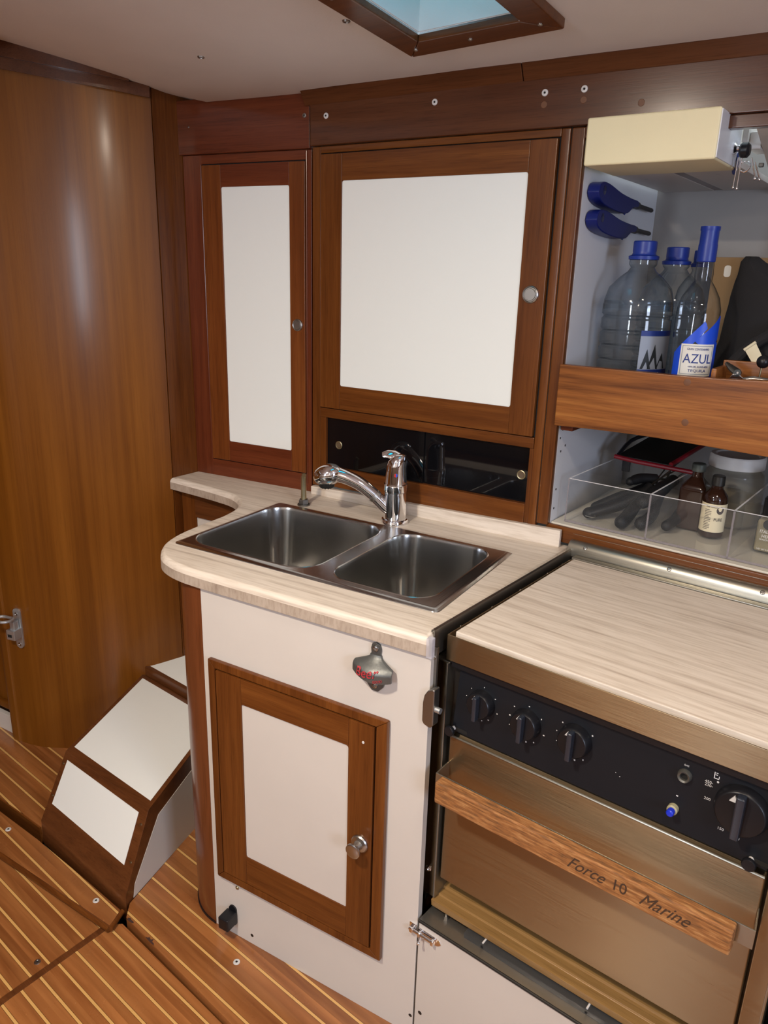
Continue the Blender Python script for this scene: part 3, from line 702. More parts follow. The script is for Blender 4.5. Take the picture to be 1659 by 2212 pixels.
path = smooth_line([(fx + .002, fy - .002, .930), (fx - .020, fy - .013, .948), (fx - .046, fy - .026, .975), (fx - .078, fy - .040, 1.001), (fx - .112, fy - .054, 1.017), (fx - .136, fy - .063, 1.023)], 5)
nP = len(path)
mb = MB(); mb.tube(path[:10], [.020 - .0035 * i / 9 for i in range(10)], 20, flat=.85); sp_ = T.part('spout', mb, CHROME)
mb = MB(); mb.tube([path[9], path[10]], [.0170, .0170], 20); T.part('joint_ring', mb, NICKEL, sp_)
rest = path[10:]
mb = MB(); mb.tube(rest, [.0162 + .004 * (i / (len(rest) - 1)) ** 2 for i in range(len(rest))], 20); hose = T.part('spray_handle', mb, CHROME)
e = Vector(path[-1]); dr = (Vector((-.19, -.085, 0))).normalized()
mb = MB()
M_ = Matrix.Translation(e + dr * .016 + Vector((0, 0, -.004))) @ Matrix.Rotation(math.atan2(dr.y, dr.x), 4, 'Z') @ Matrix.Rotation(R(18), 4, 'Y') @ Matrix.Diagonal((.038, .028, .0265, 1))
bmesh.ops.create_uvsphere(mb.bm, u_segments=28, v_segments=18, radius=1, matrix=M_)
hd = T.part('spray_head', mb, CHROME)
hc = e + dr * .020
mb = MB(); mb.lathe([(0, -.036), (.016, -.036), (.019, -.033), (.021, -.022), (.022, -.014)], hc, n=24); T.part('nozzle', mb, DARKM, hd)
mb = MB()
for a in range(0, 360, 36): mb.ball(hc + Vector((.012 * math.cos(R(a)), .012 * math.sin(R(a)), -.0365)), .002, 8)
T.part('nozzle_nubs', mb, BLACK, hd)
mb = MB(); mb.ball(e + dr * .008 + Vector((0, 0, .0165)), (.020, .013, .0075), 18, None); T.part('spray_button', mb, plain('grey_rubber', (.09, .09, .09), .5), hd)
# small post fitting
gx, gy = -1.133, 1.538
T = Thing('spout_fitting', 'small tarnished brass post on a nut behind the left sink bowl', 'fitting', FA, (gx, gy, .907))
mb = MB(); mb.lathe([(0, .907), (.0165, .907), (.0165, .910), (.0150, .9115), (.0150, .9115)], (gx, gy, 0), n=20); mb.lathe([(.014, .911), (.0135, .921), (.011, .924), (0, .924)], (gx, gy, 0), n=6); T.part('nut', mb, plain('tarnished_nickel', (.22, .21, .19), .4, 1))
mb = MB(); mb.tube([(gx, gy, .92), (gx, gy, .95), (gx, gy, .982), (gx + .004, gy - .003, .99)], [.0075, .0070, .0068, .006], 14); T.part('post', mb, BRASS)

# ------------------------------------------------------------------ tall narrow wall cabinet (D)
T = Thing('wall_cabinet', 'tall narrow reddish wall cabinet with a slim white door panel', 'cabinet', FD, (-.2, .0, .93))
for a_ in ((-.409, -.347), (-.0165, -.002)):
    mb = MB(); mb.box(*a_, 0, .018, .907, 1.775, .0015); T.part('stile', mb, WR['z'])
for a_ in ((1.7525, 1.775), (.907, .9555)):
    mb = MB(); mb.box(-.349, -.014, .0005, .018, *a_, .001); T.part('rail', mb, WR['x'])
mb = MB(); mb.box(-.355, -.01, .006, .0175, .95, 1.76, 0); T.part('gap', mb, GAP)
mb = MB(); mb.tube([(-.3475, -.001, .957), (-.3475, -.001, 1.750)], .0022, 8); mb.tube([(-.0155, -.001, .930), (-.0155, -.001, 1.772)], .0022, 8); T.part('bead', mb, WR['z'])
d = panel_door(T, -.3445, -.0195, .9585, 1.7495, -.2815, -.0665, 1.0165, 1.6955, -.004, .013, WRD, WR['x'], WHITE2, .0045)
mb = MB(); mb.lathe([(0, .0045), (.0098, .0045), (.0105, .0035), (.0108, .0025), (.0120, .0025), (.0135, .0042), (.0150, .003), (.0158, 0)], (-.0425, -.004, 1.356), (0, -1, 0), 32); T.part('push_button', mb, NICKEL, d, 'round satin push-button latch')
mb = MB(); mb.box(-.409, -.002, .018, .25, .93, 1.775, 0); T.part('carcass', mb, W['z'])

# ------------------------------------------------------------------ main wall cabinet (B)
T = Thing('wall_cabinet', 'wide wall cabinet with a large square white door panel above black sliding glass', 'cabinet', FB, (.33, 0, .95))
for a_ in ((.002, .0285, 0, .018, .93, 1.779, .002), (.0285, .047, .001, .018, .93, 1.1245, .001), (.6345, .6545, -.002, .018, .94, 1.779, .003), (.6245, .6345, .001, .018, .945, 1.1245, .001), (.6555, .6835, 0, .018, .950, 1.779, .003)):
    mb = MB(); mb.box(*a_); T.part('stile', mb, W['z'])
for a_ in ((.0285, .6345, -.001, .018, 1.7635, 1.779, .002), (.0285, .6345, -.002, .018, 1.1225, 1.1475, .0025), (.047, .6245, 0, .018, .935, .990, .002)):
    mb = MB(); mb.box(*a_); T.part('rail', mb, W['x'])
mb = MB(); mb.box(.0285, .6345, .006, .0175, 1.148, 1.764, 0); mb.box(.6540, .6560, .002, .017, .95, 1.779, 0); T.part('gap', mb, GAP)
d = panel_door(T, .0305, .6295, 1.1495, 1.7610, .0945, .5705, 1.2105, 1.7005, -.005, .014, W['z'], W['x'], WHITE2, .0045)
mb = MB(); mb.lathe([(0, .0050), (.0118, .0050), (.0126, .004), (.0130, .0028), (.0145, .0028), (.0160, .0048), (.0178, .0035), (.0188, 0)], (.5985, -.005, 1.457), (0, -1, 0), 36); T.part('push_button', mb, NICKEL, d, 'round satin push-button latch')
for (x0, x1, y0, hx, hz_) in ((.047, .345, .0085, .0845, 1.051), (.325, .626, .0125, .6045, 1.054)):
    mb = MB(); mb.box(x0, x1, y0, y0 + .0035, .985, 1.124, .0003); g = T.part('sliding_glass', mb, GLASSBLK)
    mb = MB(); mb.lathe([(.0075, .0002), (.0078, .0014), (.0095, .0018), (.0108, .0012), (.011, 0)], (hx, y0, hz_), (0, -1, 0), 24); T.part('pull_ring', mb, BRASS, g)
    mb = MB(); mb.lathe([(0, .0004), (.0077, .0004)], (hx, y0, hz_), (0, -1, 0), 20); T.part('pull_recess', mb, plain('recess_brown', (.10, .065, .035), .5), g)
mb = MB(); mb.box(.01, .652, .02, .30, .95, 1.12, 0); mb.box(.01, .652, .018, .30, 1.125, 1.775, 0); T.part('carcass', mb, W['z'])
mb = MB(); mb.box(.0275, .0300, -.003, .001, 1.125, 1.772, .0008); T.part('bead', mb, W['z'])

# ------------------------------------------------------------------ valances and cove
T = Thing('valance_board', 'dark wooden fascia board under the ceiling above the wide cabinet with four cupped screws', 'trim board', FB, (.6, 0, 1.8))
mb = MB(); mb.box(.004, 2.7, -.012, .018, 1.7795, 1.869, .002); v = T.part('board', mb, WV)
for x, z in ((.0523, 1.842), (.3452, 1.847), (.5964, 1.8434), (.6772, 1.8429)): washer_screw(T, v, (x, -.012, z), (0, -1, 0), .0068, WHITEP)
mb = MB()
for x, z in ((.5964, 1.822), (.6772, 1.824), (.79, 1.81)): mb.lathe([(0, .0004), (.006, .0004), (.0065, 0)], (x, -.012, z), (0, -1, 0), 14)
T.part('wood_plug', mb, PLUG, v)
mb = MB(); mb.prism([(-.012, 1.867), (-.030, 1.897), (-.030, 1.905), (.02, 1.905), (.02, 1.867)], 'x', -.012, .5475, .002); mb.prism([(-.012, 1.867), (-.030, 1.897), (-.030, 1.905), (.02, 1.905), (.02, 1.867)], 'x', .549, 2.7, .002); T.part('cove_moulding', mb, WV)
mb = MB(); mb.box(.684, 2.7, -.004, .02, 1.757, 1.779, .002); T.part('lower_rail', mb, WV)
T = Thing('valance_board', 'reddish fascia board under the ceiling above the narrow cabinet', 'trim board', FD, (-.2, 0, 1.8))
mb = MB(); mb.box(-.420, -.0015, -.010, .018, 1.7755, 1.905, .0015); v = T.part('board', mb, WR['x'])
washer_screw(T, v, (-.0155, -.010, 1.848), (0, -1, 0), .0055, NICKEL); washer_screw(T, v, (-.375, -.010, 1.841), (0, -1, 0), .0025, NICKEL)

# ------------------------------------------------------------------ open shelf unit (E)
T = Thing('shelf_unit', 'open white shelf recess with wooden fiddle rail right of the wide cabinet', 'shelf', FE, (.3, .2, .95))
mb = MB(); mb.box(-.073, -.0635, .012, .55, .945, 1.79, 0); T.part('side_panel', mb, SHELFW)
mb = MB(); mb.box(-.066, 1.9, .50, .51, .945, 1.79, 0); T.part('back_panel', mb, plain('shelf_back_shaded', (.27, .25, .235), .5))  # shade inside the recess is put into the back panel's dark colour
mb = MB(); mb.box(-.056, 1.9, .012, .50, 1.235, 1.255, .001); T.part('shelf_board', mb, W['x'])
mb = MB()
N_ = 70; tp = []; bt = []
for i in range(N_ + 1):
    x = -.066 + 1.966 * i / N_; tp.append((x, 1.3165 + .009 * max(0, min(1, (x - .15) / .25)) ** 2)); bt.append((x, 1.184 + .004 * math.sin(x * 9 + .6)))
mb.prism(tp + bt[::-1], 'y', -.016, .004, .0025)
fd = T.part('fiddle_rail', mb, WF)
mb = MB()
for x, z in ((.200, 1.305), (.207, 1.2265)): mb.lathe([(0, .0003), (.0065, .0003), (.007, 0)], (x, -.016, z), (0, -1, 0), 20)
T.part('wood_plug', mb, PLUG, fd)
mb = MB(); mb.box(-.058, -.030, .004, .12, 1.172, 1.186, .002); T.part('cleat', mb, WR['x'])
mb = MB()
for y, z in ((.022, 1.168), (.012, 1.150), (.045, 1.128), (.022, 1.118), (.016, 1.03), (.014, .985)): mb.lathe([(0, .0003), (.0028, .0003), (.003, 0)], (-.0635, y + .01, z), (1, 0, 0), 8)
T.part('peg_hole', mb, GAP)
# soffit under the cabin top
mb = MB(); mb.box(-.05, .072, .10, .50, 1.704, 1.716, .001); mb.box(.094, .21, .10, .50, 1.704, 1.716, .001); T.part('soffit_panel', mb, WHITE)
mb = MB(); mb.box(.070, .096, .10, .50, 1.7055, 1.73, .0); T.part('soffit_gap_strip', mb, WS)
mb = MB(); mb.hexa([(.244, .03, 1.757), (1.9, .03, 1.757), (1.9, .50, 1.69), (.211, .50, 1.69), (.244, .03, 1.77), (1.9, .03, 1.77), (1.9, .50, 1.703), (.211, .50, 1.703)]); T.part('soffit_slope', mb, WHITE)
mb = MB()
for x, y in ((-.005, .22), (.15, .19)): mb.lathe([(0, -.0003), (.005, -.0003)], (x, y, 1.704), (0, 0, 1), 12)
T.part('soffit_screw', mb, NICKEL)
# lower sill and floor (follows the stove)
T = Thing('bottom_shelf', 'white bottom shelf with a dark wooden edge below the clear organiser', 'shelf', FC, (.3, .7, .95))
mb = MB(); mb.box(-.082, 1.95, .548, 1.07, .940, .9555, .001); T.part('board', mb, plain('cream_shelf', (.66, .62, .52), .4, var=.04))
mb = MB(); mb.box(-.090, 1.95, .537, .548, .915, .9525, .003); T.part('edge', mb, W['x'])

# cream box hanging
T = Thing('storage_box', 'cream painted box mounted above the open shelf', 'box', FE, (.08, 0, 1.70))
mb = MB(); mb.box(-.0435, .1995, -.05, .118, 1.7005, 1.7850, .004, 3); bx_ = T.part('case', mb, CREAM)
mb = MB(); mb.box(.1985, .2012, -.047, .116, 1.7035, 1.7820, .001); T.part('end_panel', mb, SHELFW, bx_, 'pale grey end panel')
mb = MB(); mb.box(-.03, .13, .1175, .119, 1.706, 1.716, 0); T.part('back_lip', mb, GAP, bx_)
mb = MB(); mb.box(.2015, .213, .118, .160, 1.7500, 1.7745, .002); T.part('hinge_block', mb, WHITEP)
mb = MB(); mb.box(.2135, .235, .130, .20, 1.738, 1.7690, .002); T.part('hinge_block', mb, WHITEP)
# latch knob with hanging pins
T = Thing('pin_cluster', 'dark knob with hanging metal split pins on the cream box end', 'hardware', FE, (.2, .08, 1.74))
mb = MB(); mb.lathe([(0, 0), (.010, 0), (.011, .003), (.006, .007), (.006, .012)], (.2012, .065, 1.732), (1, 0, 0), 20); T.part('stud', mb, CHROME)
mb = MB(); mb.lathe([(0, .012), (.010, .012), (.0135, .016), (.0135, .026), (.009, .030), (0, .031)], (.2012, .065, 1.728), (1, 0, 0), 24); T.part('knob', mb, BLACK)
rc = Vector((.226, .066, 1.700))
mb = MB(); mb.tube([rc + Vector((.0095 * math.cos(R(a)), .003 * math.sin(R(a)), .0095 * math.sin(R(a)))) for a in range(0, 361, 20)], .0013, 8, False); T.part('ring', mb, CHROME)
for (x, dx_, zt, zb_) in ((.213, -.001, 1.716, 1.666), (.219, .000, 1.716, 1.664), (.236, .012, 1.714, 1.680), (.243, .013, 1.706, 1.678)):
    mb = MB(); mb.tube([(x, .064, zt), (x + dx_ * .5, .062, (zt + zb_) / 2), (x + dx_, .06, zb_)], .0013, 8); mb.ball((x + dx_, .06, zb_ - .002), .003, 10); T.part('pin', mb, CHROME)
mb = MB(); mb.box(.251, .259, .058, .066, 1.697, 1.704, .001); T.part('tag', mb, DARKM)
mb = MB(); mb.lathe([(0, 0), (.019, 0), (.02, .003), (0, .004)], (.197, .112, 1.712), (.9, .4, 0), 20); T.part('disc', mb, NAVY)

# ------------------------------------------------------------------ lighters on side wall
def lighter(y0, z0, label, tilt=0.0, lift=0.0):
    T = Thing('gas_lighter', label, 'lighter', FE, (-.0635, y0, z0), 'blue gas lighters on the shelf side wall')
    X = -.0635
    def Q(u, v): return (y0 + u, z0 + v)
    outl_ = smooth_line([(y0 + u, z0 + v) for u, v in ((0, -.002), (.008, .013), (.03, .020), (.07, .018), (.14, .008), (.21, .003), (.255, .001), (.257, -.011), (.230, -.0135), (.212, -.020), (.19, -.029), (.15, -.031), (.10, -.029), (.045, -.024), (.012, -.015), (0, -.002))], 3)[:-1]
    mb = MB(); mb.prism(outl_, 'x', X + .001, X + .027, .007, 3); b0 = T.part('body', mb, BLUE)
    mb = MB(); mb.lathe([(0, .0), (.009, .0), (.012, -.002)], (X + .0272, y0 + .032, z0 + .004), (1, 0, 0), 20); T.part('window', mb, plain('dark_blue', (.004, .008, .06), .2), b0)
    mb = MB(); mb.tube([(X + .014, y0 + .19, z0 - .012), (X + .018, y0 + .20, z0 - .022), (X + .014, y0 + .197, z0 - .030)], .004, 8); T.part('trigger', mb, BLUECAP, b0)
    mb = MB(); mb.lathe([(0, 0), (.0085, 0), (.0085, .03), (.006, .034), (.0052, .034), (.0052, .135), (.0045, .140), (0, .140)], (X + .014, y0 + .255, z0 - .005), (0, 1, -.02), 16); T.part('nozzle', mb, BLACK, b0)
    return T
lighter(.030, 1.664, 'upper of the two blue gas lighters on the white shelf side wall')
lighter(.034, 1.611, 'lower of the two blue gas lighters on the white shelf side wall')

# ------------------------------------------------------------------ things on upper shelf (z 1.255)
ZS = 1.255
def ribbed_jug(x, y, h, r, label, lab=False):
    T = Thing('water_jug', label, 'jug', FE, (x, y, ZS), 'water jugs on the shelf')
    zt = ZS + h
    P = [(0, ZS + .002), (r * .85, ZS), (r * .98, ZS + .006)]
    zz = ZS + .012
    while zz < ZS + .17:
        P += [(r, zz), (r * 1.0, zz + .020), (r * .95, zz + .024), (r * .95, zz + .027)]; zz += .031
    P += [(r * .99, ZS + .175), (r * .98, ZS + .195), (r * .88, ZS + .222), (r * .62, ZS + .243), (r * .40, ZS + .256), (r * .33, ZS + .264), (r * .39, ZS + .270), (r * .39, ZS + .279), (r * .31, ZS + .284), (r * .31, zt - .03), (r * .30, zt - .012)]
    mb = MB(); mb.lathe(P, (x, y, 0), n=40); b0 = T.part('bottle', mb, PET)
    mb = MB(); mb.lathe([(r * .42, zt - .038), (r * .43, zt - .031), (r * .34, zt - .028), (r * .32, zt - .024), (r * .33, zt - .021), (r * .33, zt - .002), (r * .31, zt), (0, zt)], (x, y, 0), n=32); T.part('cap', mb, BLUECAP)
    if lab:
        def arcq(a0, a1, z0, z1, mt, nm, rr_=r + .0006, par=b0):
            mb = MB(); n_ = 10; A = [(x + rr_ * math.cos(R(a0 + (a1 - a0) * i / n_)), y + rr_ * math.sin(R(a0 + (a1 - a0) * i / n_))) for i in range(n_ + 1)]
            mb._add([(px, py, z0) for px, py in A] + [(px, py, z1) for px, py in A], [(i, i + 1, n_ + 2 + i, n_ + 1 + i) for i in range(n_)]); return T.part(nm, mb, mt, par)
        lb = arcq(-62, 5, ZS + .022, ZS + .135, GREYLAB, 'label')
        arcq(-62, 5, ZS + .125, ZS + .136, NAVY, 'label_band', r + .001, lb); arcq(-62, 5, ZS + .030, ZS + .055, NAVY, 'label_band', r + .001, lb)
        mb = MB()
        for k, (a0, a1, ht) in enumerate(((-58, -40, .098), (-46, -26, .108), (-30, -8, .090))):
            rr_ = r + .0012
            pa = [(x + rr_ * math.cos(R(a)), y + rr_ * math.sin(R(a))) for a in (a0, (a0 + a1) / 2, a1)]
            mb._add([(*pa[0], ZS + .056), (*pa[1], ZS + ht), (*pa[2], ZS + .056)], [(0, 1, 2)])
        T.part('label_art', mb, plain('label_rock', (.02, .025, .03), .6), lb)
        mb = MB(); mb.text('Pure Ice', .016, lambda u, v, w: (x + (r + .002 + w) * math.cos(R(-32) + u / r), y + (r + .002 + w) * math.sin(R(-32) + u / r), ZS + .043 + v), 0, .0002); T.part('lettering', mb, PAPER, lb)
    return T
ribbed_jug(.033, .150, .318, .0745, 'clear ribbed water jug with blue cap nearest the white side wall', True)
ribbed_jug(.060, .306, .312, .0745, 'clear water jug with blue cap behind the nearest jug')
ribbed_jug(.080, .436, .310, .0490, 'clear water jug mostly hidden behind the square-labelled bottle')
# tequila bottle
tx, ty, tr = .177, .086, .0425
T = Thing('liquor_bottle', 'clear glass bottle with blue brush-stroke label and long blue neck sleeve', 'bottle', FE, (tx, ty, ZS))
mb = MB(); mb.lathe([(0, ZS + .006), (tr * .8, ZS), (tr, ZS + .006), (tr, ZS + .165), (tr * .98, ZS + .185), (tr * .86, ZS + .207), (tr * .62, ZS + .226), (tr * .40, ZS + .240), (.0180, ZS + .252), (.0165, ZS + .275), (.0155, ZS + .325)], (tx, ty, 0), n=40); b0 = T.part('bottle', mb, BOTG)
mb = MB(); mb.lathe([(.0172, ZS + .276), (.0180, ZS + .278), (.0180, ZS + .308), (.0172, ZS + .310), (.0172, ZS + .333), (.0185, ZS + .335), (.0185, ZS + .342), (0, ZS + .342)], (tx, ty, 0), n=32); sl = T.part('neck_sleeve', mb, BLUECAP)
mb = MB()
A0 = R(-62)
def cyl(rad, u, z): a = A0 + u / tr; return (tx + rad * math.cos(a), ty + rad * math.sin(a), ZS + z)
def patch(poly, rad, n=10):
    mb = MB(); us_ = [p[0] for p in poly]; 
    # subdivide edges for curvature, fan triangulation in strips
    u0, u1 = min(us_), max(us_); cols = []
    for i in range(n + 1):
        u = u0 + (u1 - u0) * i / n; u = min(max(u, u0 + 1e-5), u1 - 1e-5); zs = []
        for k in range(len(poly)):
            (ua, za), (ub, zb2) = poly[k], poly[(k + 1) % len(poly)]
            if (ua - u) * (ub - u) < 0: zs.append(za + (zb2 - za) * (u - ua) / (ub - ua))
        if len(zs) >= 2: cols.append((u, min(zs), max(zs)))
    v = []; f = []
    for u, a, b2 in cols: v += [cyl(rad, u, a), cyl(rad, u, b2)]
    for i in range(len(cols) - 1): f.append((2 * i, 2 * i + 2, 2 * i + 3, 2 * i + 1))
    mb._add(v, f); return mb
for k, poly in enumerate(([(-.048, .010), (.052, .006), (.054, .050), (-.050, .045)], [(-.046, .045), (-.034, .045), (-.020, .110), (.012, .150), (.006, .165), (-.046, .105)], [(-.01, .125), (.044, .175), (.052, .172), (.050, .130), (.015, .105)], [(.032, .040), (.056, .045), (.056, .120), (.036, .125)], [(-.05, .04), (-.028, .04), (-.028, .12), (-.05, .10)])):
    T.part('brush_stroke', patch(poly, tr + .0004 + .0001 * k, 16), BLUELAB, b0)
lb = T.part('label', patch([(-.034, .056), (.034, .056), (.034, .119), (-.034, .119)], tr + .0011, 14), PAPER, b0)
gl = plain('label_border', (.33, .36, .40), .5)
for pq in ([(-.031, .059), (.031, .059), (.031, .0605), (-.031, .0605)], [(-.031, .1145), (.031, .1145), (.031, .116), (-.031, .116)], [(-.031, .059), (-.0295, .059), (-.0295, .116), (-.031, .116)], [(.0295, .059), (.031, .059), (.031, .116), (.0295, .116)]):
    T.part('label_border', patch(pq, tr + .0014, 12), gl, lb)
mb = MB()
mb.text('AZUL', .0265, lambda u, v, w: cyl(tr + .0016 + w, u + .001, .0895 + v), 0, .0002, sx=.84)
mb.text('GRAN CENTENARIO', .0058, lambda u, v, w: cyl(tr + .0016 + w, u, .109 + v), 0, .0002, sx=.8)
mb.text('100% DEL AGAVE AZUL', .0045, lambda u, v, w: cyl(tr + .0016 + w, u + .004, .0745 + v), 0, .0002, sx=.85)
mb.text('TEQUILA', .0078, lambda u, v, w: cyl(tr + .0016 + w, u + .002, .0665 + v), 0, .0002, sx=1.1)
T.part('lettering', mb, NAVY, lb)
# cardboard box
T = Thing('cardboard_box', 'upright tan cardboard box behind the bottles', 'box', FE, (.18, .36, ZS))
mb = MB(); mb.box(.145, .27, .285, .44, ZS, ZS + .291, .0015); b0 = T.part('carton', mb, CARD)
mb = MB(); mb.prism([(x, z) for x, z in rrect(.170, .184, ZS + .250, ZS + .274, .005, 4)], 'y', .2844, .285); T.part('hand_hole', mb, PAPER, b0)
# black bag / oven glove
T = Thing('oven_glove', 'black quilted fabric oven glove with a cream care tag leaning on the shelf', 'oven glove', FE, (.33, .2, ZS))
mb = MB(); rings = []
for z, x0, x1, d_ in ((0, .175, .46, .09), (.03, .178, .46, .095), (.07, .186, .46, .10), (.12, .197, .45, .10), (.17, .204, .42, .09), (.21, .208, .39, .08), (.24, .210, .345, .07), (.262, .213, .30, .06), (.280, .218, .262, .045), (.291, .226, .246, .02)):
    rings.append([((x0 + x1) / 2 + (x1 - x0) / 2 * math.cos(a) + .003 * math.sin(5 * a + z * 40), .215 + d_ / 2 * 1.4 * math.sin(a) + .004 * math.sin(3 * a + z * 60), ZS + z) for a in [2 * math.pi * j / 32 for j in range(32)]])
mb.loft(rings); g = T.part('glove', mb, FABRIC)
mb = MB(); mb.tube(smooth_line([(.20, .130, ZS + .03), (.24, .128, ZS + .07), (.28, .128, ZS + .12), (.35, .13, ZS + .17)], 4), .012, 10); T.part('piping', mb, FABRIC, g)
mb = MB(); c = Vector((.278, .120, ZS + .118)); u_ = Vector((.75, 0, .66)).normalized(); v_ = Vector((.5, 0, -.86)).normalized()
q = [c - u_ * .012, c + u_ * .012, c + u_ * .013 + v_ * .032, c - u_ * .008 + v_ * .036]
mb.hexa([p + Vector((0, -.004, 0)) for p in q] + [p + Vector((0, -.003, 0)) for p in q], 0); mb.tube([c - u_ * .013 + Vector((0, -.004, 0)), c + u_ * .013 + Vector((0, -.004, 0))], .003, 8); T.part('care_tag', mb, CREAMLAB, g)
# tray and tools behind fiddle
T = Thing('wooden_tray', 'small low wooden tray behind the fiddle rail below the black glove', 'tray', FE, (.36, .06, ZS))
mb = MB(); mb.box(.235, .50, .105, .117, ZS, ZS + .088, .002); mb.box(.235, .245, .012, .105, ZS, ZS + .078, .002); mb.box(.245, .50, .012, .105, ZS, ZS + .006, .001); T.part('box', mb, WF)
T = Thing('scissors', 'scissors with dark pivot lying in the small wooden tray', 'scissors', FE, (.27, .05, ZS))
mb = MB(); mb.tube([(.251, .05, ZS + .088), (.262, .05, ZS + .079), (.276, .05, ZS + .070)], [.003, .007, .009], 10, flat=.4); mb.lathe([(0, -.004), (.007, -.004), (.007, .004), (0, .004)], (.276, .048, ZS + .070), (0, 1, 0), 16); h0 = T.part('handle', mb, DARKM)
mb = MB(); mb.prism([(.257, ZS + .050), (.268, ZS + .068), (.276, ZS + .070), (.288, ZS + .062), (.283, ZS + .03), (.262, ZS + .03)], 'y', .044, .048, .001); T.part('blade', mb, CHROME)
mb = MB(); mb.lathe([(0, .001), (.002, .001)], (.277, .0435, ZS + .071), (0, -1, 0), 8); T.part('rivet', mb, CHROME, h0)
T = Thing('ball_knob_tool', 'black ball on a thin rod standing in the small wooden tray', 'tool', FE, (.315, .05, ZS))
mb = MB(); mb.ball((.318, .05, ZS + .095), .0125, 16); mb.ball((.340, .06, ZS + .097), (.014, .010, .010), 14); T.part('ball', mb, BLACK)
mb = MB(); mb.tube([(.3165, .05, ZS + .085), (.312, .05, ZS + .006)], .0018, 8); T.part('rod', mb, BRASS)
mb = MB(); mb.tube(smooth_line([(.29, .03, ZS + .062), (.31, .03, ZS + .066), (.34, .03, ZS + .064)], 3), [.003] * 7, 8, flat=.3); T.part('spoon', mb, NICKEL)

# ------------------------------------------------------------------ acrylic tray (C)
T = Thing('organiser_tray', 'clear acrylic divided organiser tray on the lower shelf', 'organiser', FC, (.2, .75, .957))
tx0, tx1, ty0, ty1, tz0, tz1 = -.058, .62, .566, .95, .957, 1.060
mb = MB(); mb.box(tx0, tx1, ty0, ty1, tz0, tz0 + .003, 0); mb.box(tx0, tx1, ty0, ty0 + .003, tz0, tz1 - .001, 0); mb.box(tx0, tx0 + .003, ty0, ty1, tz0, tz1 - .001, 0); mb.box(tx0, tx1, ty1 - .003, ty1, tz0, tz1 - .001, 0)
T.part('walls', mb, ACR)
divs = (.131, .300, .47)
for x in divs:
    mb = MB(); mb.box(x - .0015, x + .0015, ty0 + .003, ty1 - .003, tz0 + .003, tz1 - .001, 0); T.part('divider', mb, ACR)
mb = MB(); e_ = .0007
mb.box(tx0, tx1, ty0, ty0 + .003, tz1 - .001, tz1, 0); mb.box(tx0, tx0 + .003, ty0, ty1, tz1 - .001, tz1, 0)
for x in divs: mb.box(x - .0015, x + .0015, ty0, ty1, tz1 - .001, tz1, 0)
T.part('polished_edge', mb, clear('bright_edge', (.9, .9, .9), .1, .7, (.85, .85, .88)))
mb = MB(); mb.box(tx0, tx1, ty0 - .0004, ty0, tz0, tz0 + .005, 0); mb.box(tx0 - .0002, tx0 + .003, ty0 - .0004, ty0, tz0, tz1, 0)
for x in divs: mb.box(x - .002, x + .002, ty0 - .0004, ty0, tz0, tz1 - .002, 0)
T.part('glued_edge', mb, ACRE)
ZT = tz0 + .003
def bottle_small(x, y):
    T = Thing('vanilla_bottle', 'small dark brown bottle with a cream label in the organiser', 'bottle', FC, (x, y, ZT))
    mb = MB(); mb.lathe([(0, ZT), (.023, ZT), (.0255, ZT + .003), (.0255, ZT + .082), (.024, ZT + .092), (.016, ZT + .103), (.012, ZT + .108), (.0115, ZT + .116)], (x, y, 0), n=32); b0 = T.part('bottle', mb, BROWNG)
    mb = MB(); mb.lathe([(.0125, ZT + .114), (.0135, ZT + .115), (.0135, ZT + .134), (.012, ZT + .136), (0, ZT + .136)], (x, y, 0), n=28); T.part('cap', mb, DARKM)
    rr_ = .0259; a0, a1 = -185, 5; n_ = 24
    A = [(x + rr_ * math.cos(R(a0 + (a1 - a0) * i / n_)), y + rr_ * math.sin(R(a0 + (a1 - a0) * i / n_))) for i in range(n_ + 1)]
    mb = MB(); mb._add([(px, py, ZT + .014) for px, py in A] + [(px, py, ZT + .077) for px, py in A], [(i, i + 1, n_ + 2 + i, n_ + 1 + i) for i in range(n_)]); lb = T.part('label', mb, CREAMLAB, b0)
    mb = MB()
    def cy_(u, v, w=0, r0=.0263): a = R(-78) + u / .0259; return (x + (r0 + w) * math.cos(a), y + (r0 + w) * math.sin(a), ZT + v)
    for k in range(13):
        z = .020 + k * .0036; wd = .014 if k % 4 else .010; mb._add([cy_(-.0175 + wd * i / 5, z) for i in range(6)] + [cy_(-.0175 + wd * i / 5, z + .0012) for i in range(6)], [(i, i + 1, 7 + i, 6 + i) for i in range(5)])
    mb._add([cy_(.014 + .008 * math.cos(R(a)), .064 + .009 * math.sin(R(a))) for a in range(0, 360, 30)], [tuple(range(12))])
    mb.text('PURE', .010, lambda u, v, w: cy_(u + .012, .043 + v, w), 0, .0002, sx=.8)
    mb.text('PURE VANILLA', .005, lambda u, v, w: cy_(u - .004, .0705 + v, w), 0, .0002, sx=.7)
    T.part('lettering', mb, plain('label_ink', (.05, .035, .03), .6), lb)
bottle_small(.231, .690)
x, y = .178, .722
T = Thing('sauce_bottle', 'taller dark square-shouldered bottle beside the small labelled bottle', 'bottle', FC, (x, y, ZT))
mb = MB(); rings = []
for z, h_, r_ in ((0, .026, .008), (.004, .0285, .008), (.088, .0285, .009), (.098, .027, .010), (.110, .018, .012), (.118, .0125, .0124), (.132, .0115, .0114)):
    rings.append([(px, py, ZT + z) for px, py in rrect(x - h_, x + h_, y - h_, y + h_, min(r_, h_ * .99), 5)])
mb.loft(rings); b0 = T.part('bottle', mb, BROWNG)
